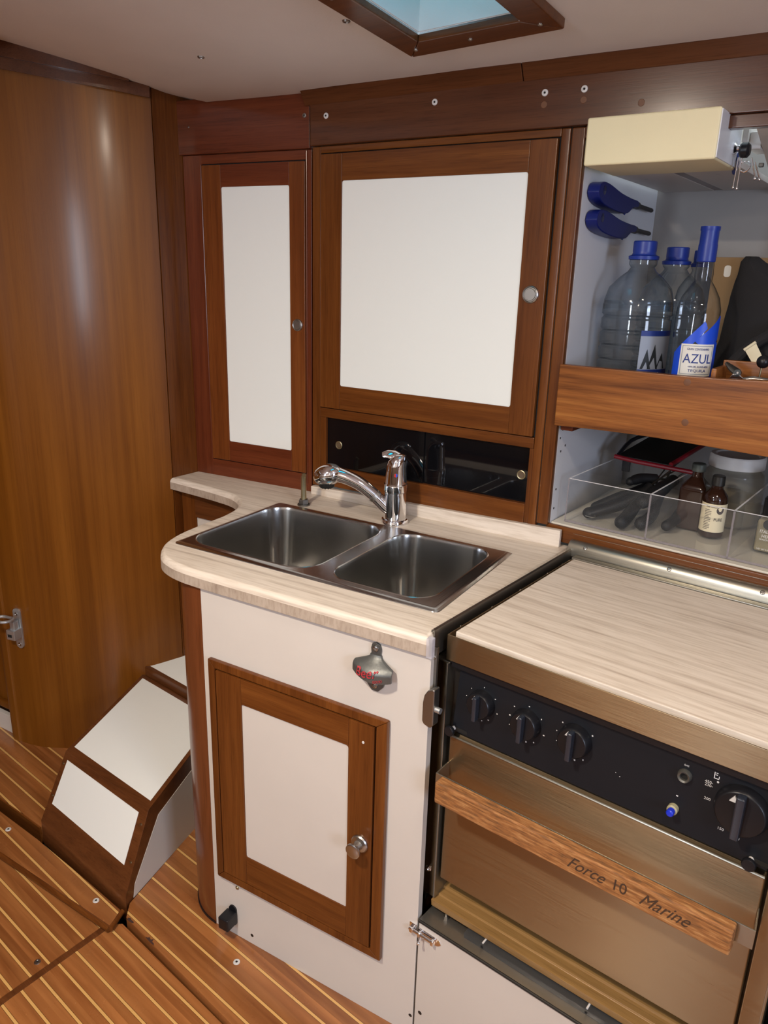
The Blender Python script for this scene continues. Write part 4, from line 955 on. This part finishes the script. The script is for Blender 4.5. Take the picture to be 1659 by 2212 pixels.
mb = MB(); mb.lathe([(.0135, ZT + .130), (.0150, ZT + .131), (.0150, ZT + .146), (.0135, ZT + .148), (0, ZT + .148)], (x, y, 0), n=28); T.part('cap', mb, plain('olive_cap', (.07, .08, .07), .4, .3))
mb = MB(); mb.box(x + .0287, x + .0291, y - .024, y + .020, ZT + .012, ZT + .082, 0); T.part('label', mb, PAPER, b0)
# jar
x, y = .2300, .83
T = Thing('storage_jar', 'large hazy plastic jar with a wide white screw lid at the back of the organiser', 'jar', FC, (x, y, ZT))
mb = MB(); mb.lathe([(0, ZT + .001), (.062, ZT), (.066, ZT + .008), (.066, ZT + .10), (.064, ZT + .118), (.055, ZT + .128), (.055, ZT + .140)], (x, y, 0), n=36); T.part('jar', mb, JARP)
mb = MB(); mb.lathe([(0, ZT + .003), (.06, ZT + .003), (.065, ZT + .010), (.065, ZT + .06), (.02, ZT + .075), (0, ZT + .07)], (x, y, 0), n=30); T.part('contents', mb, POWDER)
mb = MB(); mb.lathe([(.056, ZT + .130), (.0600, ZT + .132), (.0600, ZT + .155), (.057, ZT + .160), (.048, ZT + .160), (.044, ZT + .157), (0, ZT + .157)], (x, y, 0), n=40); T.part('lid', mb, WHITEP)
# spice jar
x, y = .352, .668
T = Thing('spice_jar', 'square clear spice jar of dried herbs with black cap and white lettering', 'jar', FC, (x, y, ZT))
mb = MB(); mb.box(x - .024, x + .024, y - .024, y + .024, ZT, ZT + .078, .006, 3); b0 = T.part('jar', mb, BOTG)
mb = MB(); mb.box(x - .0225, x + .0225, y - .0225, y + .0225, ZT + .002, ZT + .070, .005, 3); T.part('herbs', mb, HERB)
mb = MB(); mb.lathe([(.018, ZT + .078), (.0205, ZT + .080), (.0205, ZT + .112), (.018, ZT + .115), (0, ZT + .115)], (x, y, 0), n=30); T.part('cap', mb, BLACK)
mb = MB(); pf = lambda zc, s_: (lambda u, v, w: (x + u, y - .0246 - w, ZT + zc + v))
mb.text('ITALIAN', .0095, pf(.046, 1), 0, .0002, sx=.85); mb.text('HERB', .0095, pf(.036, 1), 0, .0002, sx=.9); mb.text('SEASONING', .005, pf(.029, 1), 0, .0002); mb.text('NET WT 0.95 OZ', .0045, pf(.008, 1), 0, .0002, sx=.9); T.part('lettering', mb, PAPER, b0)
mb = MB(); mb.lathe([(0, 0), (.011, 0)], (x, y - .0246, ZT + .062), (0, -1, 0), 16); T.part('emblem', mb, BLACK, b0)
x, y = .352, .755
T = Thing('spice_jar', 'dark-capped spice jar behind the herb jar at the picture edge', 'jar', FC, (x, y, ZT))
mb = MB(); mb.box(x - .024, x + .024, y - .024, y + .024, ZT, ZT + .095, .006, 3); T.part('jar', mb, HERB)
mb = MB(); mb.lathe([(.018, ZT + .095), (.0205, ZT + .097), (.0205, ZT + .142), (.018, ZT + .145), (0, ZT + .145)], (x, y, 0), n=30); T.part('cap', mb, BLACK)
# grater
T = Thing('box_grater', 'dark flat grater with red rim lying across the back of the organiser', 'grater', FC, (.06, .85, 1.06))
mb = MB(); mb.hexa([(-.03, .775, 1.078), (.105, .775, 1.074), (.125, .93, 1.108), (.0, .93, 1.112), (-.03, .775, 1.084), (.105, .775, 1.080), (.125, .93, 1.114), (.0, .93, 1.118)], .001); T.part('plate', mb, DARKM)
mb = MB(); mb.tube([(-.036, .772, 1.080), (.02, .771, 1.076), (.165, .775, 1.072)], .0055, 10); mb.tube([(.100, .775, 1.082), (.135, .94, 1.118)], .0055, 10); T.part('rim', mb, REDP)
mb = MB(); mb.tube(smooth_line([(-.03, .78, 1.083), (-.025, .84, 1.11), (0, .90, 1.122), (.03, .93, 1.122)], 3), .005, 8); mb.box(-.018, .002, .778, .784, 1.045, 1.076, .002); T.part('frame', mb, BLACK)
# utensils
UTB = plain('matt_black_grip', (.008, .008, .009), .55, spec=.25)
def utensil(pts, rads, label, mat=UTB, ring=False, flat=None):
    p0 = pts[0]
    T = Thing('utensil', label, 'utensil', FC, p0, 'black-handled utensils in the organiser')
    mb = MB(); mb.tube(smooth_line(pts, 4), [rads[min(len(rads) - 1, int(i / (4 * (len(pts) - 1)) * (len(rads) - 1) + .5))] for i in range(4 * (len(pts) - 1) + 1)], 14, flat=flat); mb.ball(pts[0], rads[0] * .98, 12); h = T.part('handle', mb, mat)
    if ring:
        c = Vector(pts[0]) + Vector((.010, -.006, -.004)); mb = MB(); mb.tube([c + Vector((.013 * math.cos(R(a)), .009 * math.sin(R(a)), .0)) for a in range(0, 361, 24)], .0012, 6, False); T.part('hanging_ring', mb, NICKEL, h)
    d = (Vector(pts[-1]) - Vector(pts[-2])).normalized()
    mb = MB(); mb.tube([Vector(pts[-1]), Vector(pts[-1]) + d * .07], [.006, .004], 8, flat=.4); T.part('shank', mb, NICKEL, h)
    return T
utensil([(-.022, .612, ZT + .014), (.02, .66, ZT + .028), (.055, .70, ZT + .05), (.075, .73, ZT + .075)], [.013, .014, .012, .010], 'black tongs handle with a metal ring at the front left of the organiser', ring=True)
utensil([(-.028, .665, ZT + .016), (.01, .70, ZT + .04), (.04, .735, ZT + .055), (.06, .76, ZT + .07)], [.011, .011, .010, .009], 'black utensil handle against the left wall of the organiser')
utensil([(.066, .590, ZT + .016), (.062, .64, ZT + .020), (.065, .70, ZT + .045), (.072, .74, ZT + .07)], [.015, .0145, .013, .013], 'thick rounded black utensil handle in the middle of the left compartment')
utensil([(.100, .618, ZT + .014), (.105, .67, ZT + .022), (.10, .72, ZT + .05), (.095, .76, ZT + .07)], [.014, .013, .011, .010], 'black utensil handle beside the first organiser divider')
utensil([(.085, .66, ZT + .052), (.10, .71, ZT + .07), (.11, .78, ZT + .085)], [.015, .017, .014], 'short black grip lying on top of the other utensils')
utensil([(.035, .70, ZT + .083), (.05, .73, ZT + .088), (.075, .76, ZT + .085)], [.010, .012, .012], 'black hinged tool lying on top with a steel rivet')
utensil([(.150, .640, ZT + .015), (.152, .70, ZT + .02), (.150, .76, ZT + .05)], [.012, .012, .010], 'dark utensil behind the first divider')

# ------------------------------------------------------------------ stove liner and rails (C)
T = Thing('stove_liner', 'stainless steel surround with rolled edges lining the stove recess', 'stove surround', FC, (.25, .3, .3))
mb = MB()
pr = [(-.0285, .862), (-.0265, .862), (-.0255, .905), (-.0262, .912), (-.029, .9145), (-.0325, .912), (-.0335, .9075), (-.0318, .9075), (-.0305, .911), (-.029, .912), (-.0278, .910), (-.0275, .905)]
v = []
for y in (-.024, .535): v.append([(x + .0155, y, z) for x, z in pr])
mb.loft(v); rl = T.part('side_rail', mb, STD)
for y in (.06, .17, .28, .40, .47):
    mb = MB(); mb.lathe([(0, .0012), (.0028, .0009), (.0033, 0)], (-.0100, y, .889), (1, 0, 0), 10); T.part('rivet', mb, NICKEL, rl)
mb = MB(); mb.box(-.0250, -.0215, .012, .53, .3045, .862, .0008); T.part('side_plate', mb, DARKM)
mb = MB(); mb.box(-.0148, -.0030, -.024, -.018, .790, .882, .001); p_ = T.part('front_plate', mb, STD)
mb = MB(); mb.lathe([(0, .001), (.0022, .001), (.003, .0022), (.004, .0016), (.0045, 0)], (-.009, -.024, .862), (0, -1, 0), 14); T.part('screw', mb, NICKEL, p_)
mb = MB(); mb.box(-.0195, -.0148, -.028, -.018, .305, .873, .001); T.part('edge_strip', mb, W['z'])
# rear trough
mb = MB(); prof_ = [(.549, .9425), (.5455, .9425), (.544, .932)] + [(.530 + .0165 * math.sin(R(a)) * -1 + .0, .9145 + .0165 * math.cos(R(a))) for a in range(-50, 91, 14)] + [(.5125, .905), (.5125, .898), (.549, .898)]
mb.prism(prof_, 'x', -.020, 1.0, 0); tr_ = T.part('rear_trough', mb, ST)
for x in (.02, .205, .385):
    mb = MB(); mb.lathe([(0, .0002), (.0022, .0002), (.003, .0016), (.0042, .0012), (.0048, 0)], (x, .516, .9235), (0, -.75, .66), 14); T.part('screw', mb, NICKEL, tr_)
mb = MB(); mb.box(-.022, 1.0, .537, .5445, .9400, .9440, .0015); T.part('top_lip', mb, ST)
# recess floor
mb = MB(); mb.box(-.004, .62, -.0365, .54, .2985, .3035, .001); rf = T.part('recess_floor', mb, STD)
mb = MB(); mb.tube([(-.003, -.037, .302), (.24, -.038, .303), (.62, -.037, .302)], .0028, 8); T.part('front_lip', mb, DARKM, rf)
for x, y in ((.035, .0), (.145, .035), (.30, .035)):
    mb = MB(); mb.lathe([(0, .012), (.0028, .012), (.0028, .006), (.005, .006), (.005, 0)], (x, y, .3035), n=10); T.part('bolt', mb, NICKEL, rf)
mb = MB(); mb.box(.585, .62, .0, .54, .30, .88, 0); T.part('right_plate', mb, DARKM)
T = Thing('acrylic_strip', 'clear acrylic bar lying on the steel floor under the stove', 'strip', FC, (.3, .0, .30))
mb = MB(); mb.box(.085, .60, -.016, .012, .3037, .3150, .001); s0 = T.part('bar', mb, clear('thick_acrylic', (.6, .6, .6), .1, .10, (.3, .3, .3)))
for x in (.125, .33, .52):
    mb = MB(); mb.lathe([(0, 0), (.0025, 0), (.0025, .001)], (x, -.0162, .3095), (0, -1, 0), 10); T.part('hole', mb, GAP, s0)
    mb = MB(); mb.tube([(x, -.014, .3152), (x, .012, .3152)], .0018, 8); T.part('pin', mb, WHITEP, s0)

# gimbal catch
T = Thing('gimbal_catch', 'cast grey metal catch on the left side of the stove', 'catch', FC, (0, -.035, .77))
mb = MB(); mb.prism([(-.0115, .738), (-.0150, .744), (-.0150, .780), (-.0125, .795), (-.006, .806), (.004, .812), (.0085, .812), (.0085, .742), (.002, .735)], 'y', -.044, -.026, .003, 3); T.part('bracket', mb, plain('cast_grey', (.30, .29, .27), .4, 1))
mb = MB(); mb.lathe([(0, 0), (.0055, 0), (.0055, .010), (0, .010)], (.0085, -.036, .772), (1, 0, 0), 14); T.part('pin', mb, TARN)

# ------------------------------------------------------------------ stove
T = Thing('gimballed_stove', 'stainless steel marine gas stove with black control panel and wooden door handle', 'stove', FC, (.28, .2, .31))
mb = MB()
t_ = .0025
mb.box(0, .556, 0, t_, .852, .900, .001); mb.box(0, t_, 0, .487, .852, .900, .001); mb.box(.5535, .556, 0, .487, .852, .900, .001); mb.box(0, .556, .4845, .487, .852, .900, .001)
rm = T.part('rim', mb, STO)
mb = MB(); mb.box(.003, .553, .487, .507, .8985, .9055, .001); T.part('rear_bar', mb, ST)
mb = MB(); mb.box(-.014, .568, .02, .47, .384, .860, 0); T.part('oven_body', mb, DARKM)
mb = MB(); mb.hexa([(.0165, .008, .712), (.5415, .008, .712), (.5415, .02, .712), (.0165, .02, .712), (.0215, .016, .840), (.545, .016, .840), (.545, .026, .840), (.0215, .026, .840)], .0015)
cp = T.part('control_panel', mb, BLACKP)
def cpy(z): return .008 + (.016 - .008) * (z - .712) / .128
mb = MB(); mb.box(.008, .548, .006, .022, .838, .853, .001); T.part('shadow_gap_strip', mb, BLACK)
nrm = Vector((0, -.998, .062))
TRI = WMARK
for k, (x, z, r) in enumerate(((.0715, .787, .0250), (.158, .784, .0262), (.2445, .7905, .0275), (.4955, .789, .0370))):
    y = cpy(z)
    mb = MB(); mb.lathe([(0, 0), (r * 1.0, 0), (r * 1.0, .004), (r * .95, .012), (r * .90, .016), (r * .84, .0175), (0, .0175)], (x, y, z), nrm, 36)
    kn = T.part('control_knob', mb, BLACK, cp)
    mb = MB(); mb.box(x - r * .16, x + r * .16, y - .030, y - .015, z - r * .93, z + r * .93, .0025, 3); T.part('grip', mb, plain('knob_grip', (.02, .024, .034), .22), kn)
    mb = MB(); mb.prism([(x - r * .42, z + r * .50), (x - r * .12, z + r * .50), (x - r * .25, z + r * .78)], 'y', y - .0192, y - .0165); T.part('pointer', mb, WMARK, kn)
def mark(x, z, w_, h_): 
    mk = MB(); y = cpy(z) - .0004; mk.box(x - w_ / 2, x + w_ / 2, y - .0002, y + .0002, z - h_ / 2, z + h_ / 2, 0); T.part('worn_mark', mk, WMARK, cp)
random.seed(7)
for (x, z, r) in ((.0715, .787, .0250), (.158, .784, .0262), (.2445, .7905, .0275)):
    for a in (35, 88, 140, 175, 205, 262, 275, 300, 345):
        if random.random() < .85:
            rr_ = r + .004 + random.random() * .004
            mark(x + rr_ * math.cos(R(a)), z + rr_ * math.sin(R(a)), .0012 + random.random() * .0016, .0012 + random.random() * .0016)
for x, z in ((.462, .795), (.4665, .7665), (.4795, .7565), (.493, .753), (.5405, .800), (.4585, .815), (.5335, .792)):
    mk = MB(); mk.lathe([(0, .0004), (.0017, .0004)], (x, cpy(z), z), (0, -1, 0), 10); T.part('dial_dot', mk, WMARK, cp)
for dx_, dz_, w_, h_ in ((0, 0, .0012, .010), (.003, -.0045, .007, .0012), (.0025, .001, .003, .001), (.003, .004, .003, .001), (.0065, -.002, .0010, .004)): mark(.4525 + dx_, .832 - .008 + dz_, w_, h_)
for x, z, bd_ in ((.447, .810, '450-'), (.4475, .805, '230-'), (.449, .7835, '200'), (.4735, .746, '150'), (.4955, .7425, '140')):
    mk = MB(); mk.text(bd_, .0062, lambda u, v, w, x=x, z=z: (x + u, cpy(z) - .0005 - w, z + v), 0, .0001); T.part('dial_numeral', mk, WMARK, cp)
mk = MB(); mk.text('GAS', .004, lambda u, v, w: (.4137 + u, cpy(.82) - .0005 - w, .8215 + v), 0, .0001); T.part('dial_lettering', mk, WMARK, cp)
mark(.4085, .7685, .0028, .0018); mark(.315, .764, .001, .001); mark(.322, .760, .0012, .001)
mb = MB(); mb.lathe([(.0058, .0), (.0058, .006), (.0085, .0075), (.0098, .005), (.0105, 0)], (.4137, cpy(.805), .805), nrm, 24); T.part('igniter_socket', mb, plain('socket_ring', (.13, .125, .11), .35, .6), cp)
mb = MB(); mb.lathe([(0, .001), (.006, .001)], (.4137, cpy(.805), .805), nrm, 16); T.part('socket_bore', mb, GAP, cp)
mb = MB(); mb.lathe([(0, 0), (.0078, 0), (.0078, .008), (.006, .0095), (0, .0095)], (.4066, cpy(.7468), .7468), nrm, 20); bz_ = T.part('igniter_bezel', mb, plain('old_ivory', (.33, .30, .18), .5), cp)
mb = MB(); mb.lathe([(0, .009), (.0055, .009), (.0055, .018), (.004, .020), (0, .0205)], (.4066, cpy(.7468), .7468), nrm, 20); T.part('igniter_button', mb, BUTTON, bz_)
for x, z in ((.0185, .7185), (.5175, .7205)):
    mb = MB(); mb.lathe([(0, 0), (.004, 0), (.004, .012), (0, .012)], (x + .002, cpy(z), z), nrm, 12); s1 = T.part('latch_stem', mb, WHITEP, cp)
    mb = MB(); mb.lathe([(0, .011), (.0085, .011), (.0098, .013), (.0098, .017), (.0085, .019), (0, .0195)], (x + .002, cpy(z), z), nrm, 20); T.part('latch_knob', mb, BLACK, s1)
    mb = MB(); mb.prism(rrect(x, x + .03, z - .0035, z + .0035, .0034, 5), 'y', cpy(z) - .0006, cpy(z) + .001); T.part('latch_slot', mb, GAP, s1)
# posts
for x0, x1, z0, z1, nm in ((-.0205, .0045, .336, .846, 'l'), (.5475, .575, .336, .846, 'r')):
    mb = MB(); mb.box(x0, x1, -.001, .045, z0, z1, .0015); p_ = T.part('side_post', mb, STO)
    mb = MB(); mb.box(x1 - .002, x1 + .002, -.0025, .04, z0, z1, .0008); T.part('post_edge', mb, ST, p_)
    mb = MB(); mb.box(x0, x1 + .004, .000, .045, z1, z1 + .003, .0008); T.part('post_cap', mb, ST, p_)
    mb = MB(); mb.lathe([(0, .007), (.003, .0065), (.0045, .004), (.0045, .002), (.0065, .0015), (.0065, 0)], (x0 + .0095, -.001, .397), (0, -1, 0), 14); T.part('bolt', mb, CHROME, p_)
    mb = MB(); mb.lathe([(0, -.006), (.0035, -.006), (.0045, 0)], ((x0 + x1) / 2, .02, z0), (0, 0, 1), 12); T.part('foot_screw', mb, NICKEL, p_)
# door
mb = MB(); mb.hexa([(.0110, .006, .383), (.5435, .006, .383), (.5435, .02, .383), (.0110, .02, .383), (.0155, .003, .705), (.5420, .003, .705), (.5420, .02, .705), (.0155, .02, .705)], .0025, 3)
dr_ = T.part('oven_door', mb, STO)
mb = MB(); mb.tube([(.0165, .003, .7045), (.541, .003, .7045)], .0022, 8); T.part('door_top_edge', mb, ST, dr_)
mb = MB(); mb.prism([(.0165, .006), (.019, .006), (.0212, -.0385), (.5465, -.0385), (.5405, .006), (.543, .006), (.549, -.041), (.0186, -.041)], 'z', .618, .6505, .0008); T.part('handle_strap', mb, ST, dr_)
mb = MB(); mb.box(.0325, .5255, -.064, -.041, .6085, .6515, .0035, 3); hb = T.part('handle_bar', mb, WW, dr_, 'weathered wooden handle bar')
mb = MB(); hf = lambda cx_: (lambda u, v, w: (cx_ + u, -.0642 - w, .630 + v))
mb.text('Force', .030, hf(.312), .6, .0002, sx=.85); mb.text('10', .028, hf(.3665), .05, .0002, sx=.9); mb.text('Marine', .030, hf(.432), .6, .0002, sx=.85); T.part('lettering', mb, plain('burnt_lettering', (.05, .025, .012), .7), hb)
# batten
mb = MB(); mb.prism([(-.004, .318), (-.006, .334), (.012, .3345), (.013, .338), (.030, .338), (.031, .343), (.16, .343), (.16, .318)], 'x', .002, .545, .0008)
T.part('wooden_batten', mb, WB)

# laminate stove cover
mb = MB(); mb.box(.0095, .5505, .0115, .4835, .874, .9045, .0022, 2)
single('stove_cover', mb, LAM, 'beige laminate cover board lying inside the steel rim on the stove', 'cover board', FC, (.28, .25, .874))

# ------------------------------------------------------------------ lower cabinet front under stove
T = Thing('stove_cabinet', 'white lower cabinet front below the stove recess', 'cabinet', FC, (.3, 0, 0))
mb = MB(); mb.box(-.003, .622, -.036, -.018, -.015, .2983, .001); T.part('front_panel', mb, WHITE)
mb = MB(); mb.box(-.0055, -.0030, -.030, -.020, -.015, .3015, 0); T.part('gap', mb, GAP)
T = Thing('galley_cabinet', 'white galley cabinet with laminate top to the right of the stove', 'cabinet', FC, (1.1, .2, 0))
mb = MB(); mb.box(.626, 1.95, -.036, .53, -.015, .868, .002); T.part('body', mb, WHITE)
mb = MB(); mb.box(.626, 1.95, -.046, .535, .868, .905, .006, 3); T.part('top', mb, LAM)
# barrel bolt
T = Thing('barrel_bolt', 'small chrome barrel bolt across the joint of the two white cabinet fronts', 'bolt', FC, (.01, -.038, .28))
zb_ = .2770; yb_ = -.0372
mb = MB(); mb.prism([(-.003, zb_ - .009), (.040, zb_ - .009), (.046, zb_ - .005), (.050, zb_), (.046, zb_ + .006), (.040, zb_ + .009), (-.003, zb_ + .009)], 'y', yb_, yb_ + .0015, .0004); pl = T.part('plate', mb, CHROME)
mb = MB(); mb.box(-.023, -.007, yb_ - .0015, yb_ + .001, zb_ - .010, zb_ + .012, .0005); T.part('keeper_plate', mb, CHROME)
mb = MB(); mb.tube([(-.021, yb_ - .005, zb_), (.034, yb_ - .005, zb_)], .0035, 14); mb.tube([(.008, yb_ - .006, zb_), (.008, yb_ - .014, zb_ - .010)], .0018, 8); mb.ball((.008, yb_ - .015, zb_ - .011), .0034, 10); T.part('rod', mb, CHROME)
for x0, x1 in ((-.020, -.011), (.000, .006), (.030, .037)):
    mb = MB(); mb.box(x0, x1, yb_ - .0095, yb_ + .0005, zb_ - .0058, zb_ + .0058, .002, 3); T.part('guide_loop', mb, CHROME, pl)
mb = MB(); mb.lathe([(0, .0004), (.0042, .0004), (.0046, 0)], (.0100, -.036, .0755), (0, -1, 0), 12)
single('screw_hole', mb, DARKM, 'small dark empty screw hole in the white front below the stove', 'hole', FC, (.01, -.036, .0755))

# ------------------------------------------------------------------ handle on curved wall
T = Thing('door_hook', 'galvanised metal hook handle with loop on the door post at the left', 'handle', FA, (-2.045, 1.26, .42))
c0 = Vector((-2.020, 1.2700, 0)); ang = R(11)
MM = Matrix.Translation(c0) @ Matrix.Rotation(ang, 4, 'Z')
mb = MB(); mb.prism(rrect(-.0135, .0135, .352, .486, .0134, 8), 'y', -.005, .003, .001, m=MM); pl = T.part('plate', mb, TARN)
mb = MB()
for z in (.366, .468): mb.lathe([(0, .0002), (.003, .0002), (.004, .0015), (.0055, .001), (.006, 0)], (0, -.005, z), (0, -1, 0), 14, m=MM)
T.part('screw', mb, NICKEL, pl)
mb = MB(); mb.box(-.018, .0135, -.034, -.004, .392, .424, .002, m=MM); mb.box(-.010, .008, -.026, -.006, .42, .450, .003, m=MM); ct = T.part('catch', mb, TARN)
mb = MB(); mb.box(-.0125, .003, -.0346, -.033, .401, .411, .0005, m=MM); T.part('catch_slot', mb, GAP, ct)
mb = MB()
lp = [(px, py) for px, py in rrect(-.042, .014, -.064, -.022, .019, 6)]
pts = [MM @ Vector((x, y, .462 + (.10 * (-.022 - y)))) for x, y in lp]; mb.tube(pts + pts[:2], .0048, 10, False); T.part('loop', mb, TARN)

# ------------------------------------------------------------------ ceiling screws
for (x, y, lab) in ((-.867, 1.312, 'small recessed screw in the ceiling just left of the hatch frame'), (-1.271, 1.367, 'small recessed screw in the ceiling nearer the curved wall')):
    z = ceil_z(x, y)
    T = Thing('ceiling_screw', lab, 'screw', FA, (x, y, z - .001), 'screws in the ceiling')
    mb = MB(); mb.lathe([(.0035, -.0008), (.004, -.0026), (.0068, -.0022), (.0078, .0005)], (x, y, z), n=20); T.part('cup', mb, NICKEL)
    mb = MB(); mb.lathe([(0, -.0009), (.0037, -.0009)], (x, y, z), n=12); T.part('head', mb, DARKM)

# ------------------------------------------------------------------ lamps and lights
def kel(c, e): return (*c, 1), e
def ceiling_lamp(x, y, label, power, col=(1, .86, .70), r=.07):
    z = ceil_z(x, y)
    T = Thing('ceiling_lamp', label, 'lamp', FA, (x, y, z))
    mb = MB(); mb.lathe([(r, .0), (r * 1.25, -.004), (r * 1.25, -.014), (r * 1.02, -.02), (r, -.016)], (x, y, z + .001), n=32); T.part('ring', mb, NICKEL)
    m, nt, b = newmat('lamp_lens'); b.inputs['Base Color'].default_value = (.9, .88, .8, 1); b.inputs['Emission Color'].default_value = (*col, 1); b.inputs['Emission Strength'].default_value = power * .16
    mb = MB(); mb.lathe([(0, -.020), (r * .7, -.018), (r, -.012)], (x, y, z), n=28); T.part('lens', mb, m)
    ld = bpy.data.lights.new('lamp', 'AREA'); ld.shape = 'DISK'; ld.size = r * 1.9; ld.energy = power; ld.color = col
    lo = bpy.data.objects.new('lamp_light', ld); COL.objects.link(lo); lo.parent = T.root; lo.location = (0, 0, -.024)
    return T
ceiling_lamp(-.80, -.04, 'round warm ceiling lamp behind the viewer', 24)
ceiling_lamp(.16, .62, 'round warm ceiling lamp above the stove', 4)
ceiling_lamp(.30, -1.0, 'round warm ceiling lamp above the opposite settee', 9)
def area(loc, target, sx_, sy_, e, col):
    ld = bpy.data.lights.new('daylight', 'AREA'); ld.shape = 'RECTANGLE'; ld.size = sx_; ld.size_y = sy_; ld.energy = e; ld.color = col
    lo = bpy.data.objects.new('daylight', ld); COL.objects.link(lo); lo.location = loc
    lo.rotation_euler = (Vector(target) - Vector(loc)).to_track_quat('-Z', 'Y').to_euler()
    return lo
# daylight entering through the rear window
area((-.935, -1.69, 1.5), (-.935, 0, 1.4), .22, .68, 13, (.76, .86, 1.0))


area((2.09, -.425, 1.42), (0, .6, 1.2), .60, .90, 24, (.66, .77, 1.0))
world = bpy.data.worlds.new('World'); SC.world = world; world.use_nodes = True
bg = world.node_tree.nodes['Background']; bg.inputs[0].default_value = (.80, .92, 1.0, 1); bg.inputs[1].default_value = 1.4

# ------------------------------------------------------------------ camera
cam = bpy.data.cameras.new('Camera'); co = bpy.data.objects.new('Camera', cam); COL.objects.link(co)
cam.sensor_fit = 'VERTICAL'; cam.sensor_height = 36; cam.sensor_width = 27; cam.lens = 1638.27 / 2212 * 36; cam.clip_start = .02
p, r_, y_ = R(17.4735), R(1.6678), R(-30.044)
F_ = Vector((math.sin(y_), math.cos(y_), 0)); Rt = Vector((math.cos(y_), -math.sin(y_), 0)); U = Vector((0, 0, 1))
fw = F_ * math.cos(p) - U * math.sin(p); up = F_ * math.sin(p) + U * math.cos(p)
xx = Rt * math.cos(r_) + up * math.sin(r_); yy = -Rt * math.sin(r_) + up * math.cos(r_)
m3 = Matrix((xx, yy, -fw)).transposed()
co.matrix_world = Matrix.Translation((0, 0, 1.492)) @ m3.to_4x4()
SC.camera = co
SC.view_settings.view_transform = 'Standard'; SC.view_settings.look = 'None'; SC.view_settings.gamma = 1; SC.view_settings.use_curve_mapping = False
SC.view_settings.exposure = 0.45
SC.cycles.max_bounces = 10; SC.cycles.transparent_max_bounces = 24
